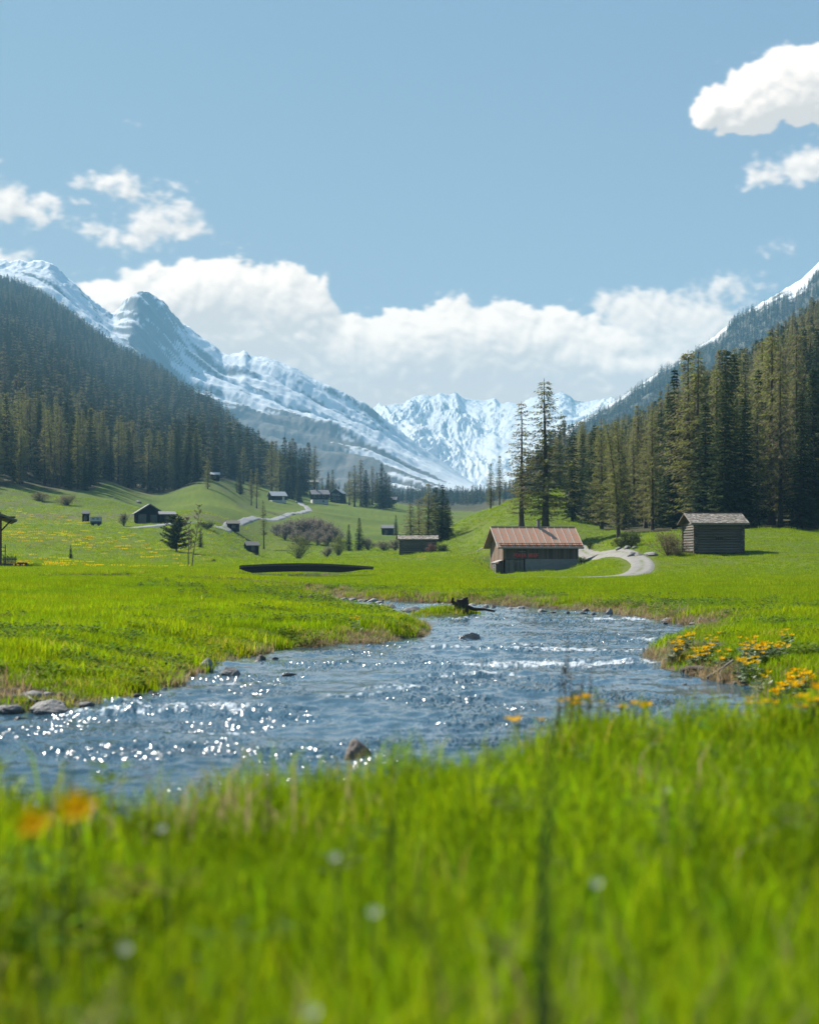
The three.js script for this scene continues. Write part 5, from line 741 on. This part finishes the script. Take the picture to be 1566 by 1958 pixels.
{
  const r = rng(2024), lists = { A: [[], [], []], B: [[], []], C: [[], []], D: [[]] };
  const trackPts = [[960, 101], [1000, 102], [1080, 104], [1150, 107], [1195, 113], [1222, 124], [1228, 136], [1215, 148], [1190, 163], [1165, 177], [1140, 190], [1118, 203]].map(([px, d]) => [(px - CX) / F * d, -d]);
  const onTrack = (x, z) => { for (let i = 0; i < trackPts.length - 1; i++) { const [ax, az] = trackPts[i], [bx, bz] = trackPts[i + 1], ex = bx - ax, ez = bz - az, t = clamp(((x - ax) * ex + (z - az) * ez) / (ex * ex + ez * ez), 0, 1); if (Math.hypot(ax + ex * t - x, az + ez * t - z) < 1.35) return true; } return false; };
  const band = (key, d0, d1, dens, k0, k1, half = 0.275) => {
    const area = half * (d1 * d1 - d0 * d0), n = Math.round(area * dens), L = lists[key];
    for (let i = 0; i < n; i++) {
      const d = Math.sqrt(d0 * d0 + r() * (d1 * d1 - d0 * d0)), x = (r() * 2 - 1) * half * d, z = -d, s = shore(x, z), gi = islet(x, z);
      if (s < 0.06 + 0.16 * r() && gi < 0.72) continue; if (d > 95 && d < 210 && onTrack(x, z)) continue; if (rubble(x, z) > 0.5 + 0.45 * r()) continue;
      const px = CX + x / d * F; if (d > 180 && inForest(px, d)) continue;
      if (key === 'A' && noise(x * 3.4 + 11, z * 3.4) < -0.12 - 0.25 * r()) continue;
      const n1 = fbm(x * 0.22, z * 0.22, 3), n2 = noise(x * 1.1 + 5, z * 1.1), lush = 0.82 + 0.65 * n1 + 0.55 * n2, nearEdge = sstep(0, 0.9, s), v = 0.92 + 0.34 * n2 + 0.15 * n1 + 0.35 * (r() - 0.5), yel = clamp(0.5 + 0.9 * n1 + 0.4 * (r() - 0.5), 0, 1), dry = r() < 0.015 + 0.2 * (1 - nearEdge) ? 1 : 0;
      let k = (k0 + (k1 - k0) * r()) * clamp(lush, 0.45, 1.45); if (d > 66 && d < 106 && px > 450 && px < 720) k *= 0.5;
      L[Math.floor(r() * L.length)].push([x, land(x, z, s) - 0.01, z, k, r() * 6.28, v * (dry ? 1.7 : 0.86 + 0.28 * yel), v * (dry ? 1.05 : 1.0), v * (dry ? 12 : 0.9), 0.85 + 0.4 * r()]);
    }
  };
  band('A', 0.85, 4, 420, 0.75, 1.25); band('A', 4, 9.5, 330, 0.65, 1.05); band('B', 9.5, 20, 260, 0.6, 1.05); band('B', 20, 34, 130, 0.75, 1.25); band('C', 32, 62, 60, 0.5, 0.9); band('C', 60, 105, 22, 0.7, 1.05); band('C', 105, 180, 6, 0.8, 1.2); band('C', 180, 420, 0.75, 1.2, 2.4);
  for (let i = 0; i < 90; i++) { const d = 1.3 + r() * 8, x = (r() * 2 - 1) * 0.27 * d, z = -d, s = shore(x, z); if (s < 0.2 || noise(x * 0.9 - 30, z * 0.9) < -0.05) continue; lists.D[0].push([x, land(x, z, s), z, 0.8 + r() * 0.5, r() * 6.28, 0.9, 0.9, 0.8, 0.9 + r() * 0.4]); }
  for (let i = 0; i < 160; i++) { const x = -3.9 + r() * 1.9, z = -12.7 - r() * 2, s = shore(x, z); if (s < 0.05 || rubble(x, z) < 0.3) continue; lists.D[0].push([x, land(x, z, s), z, 0.5 + r() * 0.7, r() * 6.28, 0.75 + r() * 0.3, 0.75 + r() * 0.3, 0.8, 0.4 + r() * 0.5]); }
  // straw hanging along the banks
  for (let i = 0; i < 26000; i++) { const k = Math.floor(r() * (SHORE.length - 1)), f = r(), q = 0.75 * Math.pow(r(), 1.3), an = r() * 6.28, x = lerp(SHORE[k][0], SHORE[k + 1][0], f) + Math.cos(an) * q, z = lerp(SHORE[k][1], SHORE[k + 1][1], f) + Math.sin(an) * q, d = -z; if (d < 9 || d > 66 || Math.abs(x / d) > 0.27) continue; const s = shore(x, z); if (s < 0.0 || s > 0.8) continue; const far = d > 40 || (d > 28 && x > 1) ? 0.45 : 0; if (noise(x * 0.6 + 3, z * 0.6) + far < 0.04 + 0.15 * s) continue; lists.D[0].push([x, land(x, z, s) - 0.01, z, (0.5 + r() * 0.6) * (d > 30 ? 1.2 : 1), r() * 6.28, 0.8 + r() * 0.4, 0.8 + r() * 0.35, 0.8 + r() * 0.4, 0.6 + r() * 0.4]); }
  const names = { A: 'tall lush grass of the foreground bank', B: 'short bright grass on the stream banks', C: 'fresh spring grass of the wide meadow', D: 'straw coloured dead grass hanging over the banks' };
  for (const k in lists) lists[k].forEach((l, i) => l.length && scatter(k === 'D' ? 'dry_grass' : 'meadow_grass', names[k], { A: TA, B: TB, C: TC, D: TD }[k][i], grassMat, l));
  console.log('grass', Object.entries(lists).map(([k, l]) => k + l.map((q) => q.length)).join(' '));
}
// dandelions in bloom on the left slope: countless yellow specks
{
  const r = rng(606), b = new Build(), L = []; for (let k = 0; k < 9; k++) { const a = r() * 6.28, e = Math.sqrt(r()) * 0.5, x = Math.cos(a) * e, z = Math.sin(a) * e, s = 0.036; b.q(b.v(x - s, 0.16, z - s), b.v(x + s, 0.16, z - s), b.v(x + s, 0.18, z + s), b.v(x - s, 0.18, z + s)); b.q(b.v(x - s, 0.1, z), b.v(x + s, 0.1, z), b.v(x + s, 0.2, z), b.v(x - s, 0.2, z)); }
  for (let i = 0; i < 36000; i++) { const d = 132 + r() * 240, px = -40 + r() * 520, x = (px - CX) / F * d, z = -d; if (inForest(px, d) || r() > 0.04 * sstep(-0.35, 0.45, fbm(x * 0.05 + 3, z * 0.018 + 8, 3)) * sstep(460, 120, px)) continue; L.push([x, land(x, z), z, 0.7 + r() * 0.8, r() * 6.28, 0.8 + r() * 0.4, 0.8 + r() * 0.4, 1]); }
  const m = scatter('dandelion_bloom', 'yellow dandelion bloom speckling the left slope', b.geo(), P(0.78, 0.60, 0.008, 1, { transmission: 0.5, thickness: 0, specularIntensity: 0.1 }), L); m.userData.category = 'flowers'; console.log('dandelions', L.length);
}
// broad leaved herbs along the banks
function herb(seed, n, size, tone) { const r = rng(seed), b = new Build(); for (let k = 0; k < n; k++) { const a = r() * 6.28, L = size * (0.6 + r() * 0.8), e = size * (0.3 + r() * 1.2), y = size * (0.5 + r() * 1.6), dx = Math.cos(a), dz = Math.sin(a), v = 0.7 + r() * 0.6, c = [tone[0] * v, tone[1] * v, tone[2] * v], ti = 0.2 + r() * 0.7; const m = b.v(dx * e, y, dz * e, c), l = b.v(dx * (e + L * 0.5) - dz * L * 0.4, y + L * ti * 0.5, dz * (e + L * 0.5) + dx * L * 0.4, c), q = b.v(dx * (e + L * 0.5) + dz * L * 0.4, y + L * ti * 0.5, dz * (e + L * 0.5) - dx * L * 0.4, c), tp = b.v(dx * (e + L), y + L * ti * 0.5, dz * (e + L), c); b.t(m, l, tp); b.t(m, tp, q); } return b.geo(); }
{
  const r = rng(55), geo = [herb(1, 20, 0.034, [0.16, 0.25, 0.015]), herb(2, 18, 0.032, [0.09, 0.15, 0.02])], L = [[], []];
  for (let i = 0; i < 42000; i++) { const d = 9 + Math.pow(r(), 1.2) * 50, x = (r() * 2 - 1) * 0.27 * d, z = -d, s = shore(x, z); if (s < 0.12 || s > 5 || rubble(x, z) > 0.4) continue; const left = x < 0 && d < 30, q = noise(x * 0.6 + 70, z * 0.6) + 0.5 * noise(x * 2, z * 2) + (left ? 0.08 : d > 30 && s < 2 ? 0.12 : -0.12) - s * 0.03; if (q < 0.10) continue; L[r() < 0.6 ? 0 : 1].push([x, land(x, z, s), z, (0.6 + r() * 0.9) * (d > 30 ? 1.3 : 1), r() * 6.28, 0.85 + r() * 0.4, 0.85 + r() * 0.35, 0.8 + r() * 0.5]); }
  for (let i = 0; i < 420; i++) { const d = 1.6 + r() * 8, x = (r() * 2 - 1) * 0.27 * d, z = -d, s = shore(x, z); if (s < 0.2 || noise(x * 1.4 + 30, z * 1.4) < 0.05) continue; L[r() < 0.5 ? 0 : 1].push([x, land(x, z, s) + 0.04 + r() * 0.12, z, 0.4 + r() * 0.5, r() * 6.28, 0.9 + r() * 0.5, 0.9 + r() * 0.4, 0.8 + r() * 0.4]); }
  L.forEach((l, i) => scatter('leafy_herb', i ? 'dark leafy herbs in the bank grass' : 'bright leafy herbs in the bank grass', geo[i], leafMat, l));
  console.log('herbs', L.map((l) => l.length));
}
// ---------- flowers ----------
const petalMat = P(0.92, 0.53, 0.002, 0.8, { specularIntensity: 0.05, transmission: 0.45, thickness: 0 }), whitePetal = P(0.75, 0.74, 0.68, 0.7, { transmission: 0.3, thickness: 0 }), greenStem = M(0.09, 0.15, 0.03, 0.8), leafGreen = P(0.075, 0.13, 0.03, 0.55, { transmission: 0.3, thickness: 0 });
const cup = (R, n, up) => { const b = new Build(); for (let k = 0; k < n; k++) { const a = k / n * 6.283, f = (da, e, y) => b.v(Math.cos(a + da) * e * R, y * R, Math.sin(a + da) * e * R), c0 = f(0, 0.08, 0), l = f(-0.5, 0.65, up * 0.5), rr = f(0.5, 0.65, up * 0.5), t = f(0, 1, up); b.t(c0, l, t); b.t(c0, t, rr); } return b.geo(); };
const blossomGeo = [cup(0.021, 5, 0.5), cup(0.024, 5, 0.3), cup(0.019, 6, 0.7)];
{
  const r = rng(88);
  const edgeD = (px) => { for (let d = 11; d > 4; d -= 0.03) { const x = (px - CX) / F * d; if (shore(x, -d) > 0.12) return d; } return 6; };
  const clump = (px, py, n, wpx, hpx, label, near) => {
    const d = near ? edgeD(px) : rayHit(px, py, 0.16, 5, 60), k = d / F, x0 = (px - CX) * k, z0 = -d, y0 = Math.max(0, land(x0, z0)), o = thing('marigold_plant', label, 'flower', [x0, y0, z0]), f = new Build();
    const R = Math.max(0.08, wpx * k / 2), rz = near ? 0.12 : Math.max(0.10, Math.min(0.9, hpx * k * 4));
    for (let i = 0; i < n * 5 + 20; i++) { const a = r() * 6.28, e = Math.sqrt(r()), x = Math.cos(a) * R * e, z = Math.sin(a) * rz * e, y = Math.max(0, land(x0 + x, z0 + z)) - y0 + 0.03 + r() * 0.11, L = 0.03 + r() * 0.03, b = r() * 6.28, dx = Math.cos(b) * L, dz = Math.sin(b) * L, ti = r() * 0.7; f.q(f.v(x, y, z), f.v(x + dx * 0.6 - dz * 0.5, y + L * ti * 0.5, z + dz * 0.6 + dx * 0.5), f.v(x + dx, y + L * ti, z + dz), f.v(x + dx * 0.6 + dz * 0.5, y + L * ti * 0.5, z + dz * 0.6 - dx * 0.5)); }
    for (let i = 0; i < n; i++) { const a = r() * 6.28, e = Math.sqrt(r()), x = Math.cos(a) * R * e, z = Math.sin(a) * rz * e, g = Math.max(0, land(x0 + x, z0 + z)) - y0, y = near ? EYE - (py - HY + (r() - 0.5) * hpx) * k - y0 : g + 0.13 + r() * 0.09; f.tube([[x * 0.9, g, z * 0.9], [x, y, z]], [0.003, 0.002], 3); const m = part('blossom', blossomGeo[i % 3], petalMat, o, [x, y, z], [0.5 * (r() - 0.3), r() * 6, 0.6 * (r() - 0.5)]); m.scale.setScalar((near ? 0.75 : 1.35) + r() * 0.5); }
    part('foliage', f.geo(), leafGreen, o);
  };
  clump(1290, 1236, 12, 26, 6, 'yellow marigolds at the very tip of the right bank');
  clump(1312, 1222, 14, 16, 10, 'upright yellow marigold cluster near the tip of the right bank');
  clump(1338, 1246, 26, 52, 8, 'wide row of yellow marigolds along the right bank');
  clump(1362, 1226, 8, 30, 8, 'thin scatter of marigolds on the top of the right bank');
  clump(1383, 1256, 8, 18, 5, 'small marigold tuft just left of the leaning stick');
  clump(1440, 1240, 34, 44, 26, 'dense tall marigold clump on the right bank');
  clump(1430, 1270, 18, 40, 20, 'lower marigold clump hanging over the small beach');
  clump(1478, 1237, 14, 60, 8, 'loose line of marigolds right of the dense clump');
  clump(1507, 1212, 5, 14, 8, 'two lone marigolds high in the right meadow');
  clump(1516, 1294, 12, 26, 5, 'marigold patch at the inlet, upper one of two');
  clump(1540, 1300, 14, 22, 8, 'bright marigold patch at the inlet near the picture edge');
  clump(1494, 1322, 14, 36, 5, 'low marigold patch beside the inlet water');
  clump(1455, 1304, 4, 14, 4, 'few marigolds on the small beach below the dense clump');
  clump(1452, 1342, 12, 40, 6, 'marigolds at the near edge of the inlet', true);
  clump(1115, 1340, 12, 24, 8, 'marigolds at the foot of the dry weed stalks', true);
  clump(1218, 1350, 12, 44, 5, 'marigolds in the near grass right of the dry stalks', true);
  clump(998, 1376, 7, 20, 8, 'small marigold group at the edge of the near grass', true);
  clump(1086, 1340, 5, 14, 6, 'few marigolds left of the dry weed stalks', true);
  clump(680, 1187, 5, 14, 5, 'lone marigolds on the grassy point');
  clump(1560, 1335, 8, 20, 6, 'marigolds at the right picture edge by the inlet');
  // single blooms close to the lens
  const bloom = (px, py, d, R, mat, n, name, label, cat, group) => { const p = at(px, py, d), g = land(p[0], p[2]), o = thing(name, label, cat, [p[0], g, p[2]], 0, group), h = p[1] - g; const t = new Build(); t.tube([[0.02, -0.02, 0], [0.01, h * 0.5, 0], [0, h, 0]], [0.003, 0.0025, 0.002], 5); part('stem', t.geo(), greenStem, o); const b = part('blossom', cup(R, n, 0.45), mat, o, [0, h, 0], [0.75, 0, 0.1]); part('centre', new THREE.SphereGeometry(R * 0.25, 8, 6).translate(0, R * 0.12, 0), mat === petalMat ? petalMat : M(0.6, 0.4, 0.03), b); };
  bloom(66, 1578, 2.0, 0.026, petalMat, 6, 'yellow_flower', 'blurred yellow flower close to the lens, lower of two', 'flower'); bloom(150, 1548, 2.15, 0.030, petalMat, 7, 'yellow_flower', 'blurred yellow flower close to the lens, upper right of two', 'flower');
  for (const [px, py, d] of [[596, 1936, 1.55], [310, 1585, 2.6], [640, 1640, 2.3], [1275, 1512, 3.6], [715, 1745, 2.0], [1140, 1690, 2.2], [240, 1815, 1.9]]) bloom(px, py, d, 0.008, whitePetal, 6, 'white_flower', 'tiny blurred white flower in the foreground grass', 'flower', 'foreground white flowers');
  // tall stems standing above the near grass
  for (const [px, y0, y1, d, w, label] of [[1032, 1380, 1900, 1.7, 0.0075, 'dark blurred tall grass blade right of the picture centre'], [122, 1375, 1700, 2.4, 0.004, 'pale blurred grass stalk over the water at the left'], [745, 1345, 1700, 2.6, 0.0025, 'faint thin stalk rising over the water in the centre']]) {
    const p = at(px, y0, d), g = land(p[0], p[2]), b = new Build(), n = 8; for (let k = 0; k <= n; k++) { const t = k / n, y = lerp(-0.02, p[1] - g, t), ww = w * (1 - t * t * 0.8), dx = 0.012 * t * t; b.v(dx - ww, y, 0); b.v(dx + ww, y, 0.002); if (k) b.q(2 * k - 2, 2 * k - 1, 2 * k + 1, 2 * k); } const m = top('grass_stalk', b.geo(), leafGreen); m.position.set(p[0], g, p[2]); tag(m, label, 'grass stalk');
  }
  // dry weeds on the near bank
  const weed = (px, py, hpx, n, spread, label) => { const d = edgeD(px), p = [(px - CX) / F * d, 0, -d], g = Math.max(0.1, land(p[0], p[2])), o = thing('dry_weed', label, 'weed', [p[0], g, p[2]]), b = new Build(), top_ = EYE - (py - hpx - HY) / F * d - g; for (let k = 0; k < n; k++) { const x = (r() - 0.5) * spread, h = top_ * (0.6 + 0.4 * r()), z = (r() - 0.5) * 0.15; b.tube([[x * 0.4, -0.03, z], [x * 0.8, h * 0.55, z], [x + (r() - 0.5) * 0.04, h, z]], [0.0042, 0.003, 0.0018], 4); for (let i = 0; i < 16; i++) { const t = 0.35 + 0.5 * r(), s = 0.012 + 0.012 * r(), y = h * t, xx = x * (0.8 + 0.2 * t); b.t(b.v(xx, y, z), b.v(xx + (r() - 0.5) * 0.02, y + s * 1.4, z), b.v(xx + (r() - 0.5) * 0.03, y + s * 0.5, z + 0.005)); } } part('stem', b.geo(), M(0.085, 0.065, 0.045, 0.9), o); };
  weed(1098, 1345, 132, 9, 0.14, 'tall dry brown weed stalks at the water edge'); weed(1160, 1345, 88, 7, 0.13, 'shorter dry weed stalks right of the tall ones');
}
renderer.render(scene, camera);
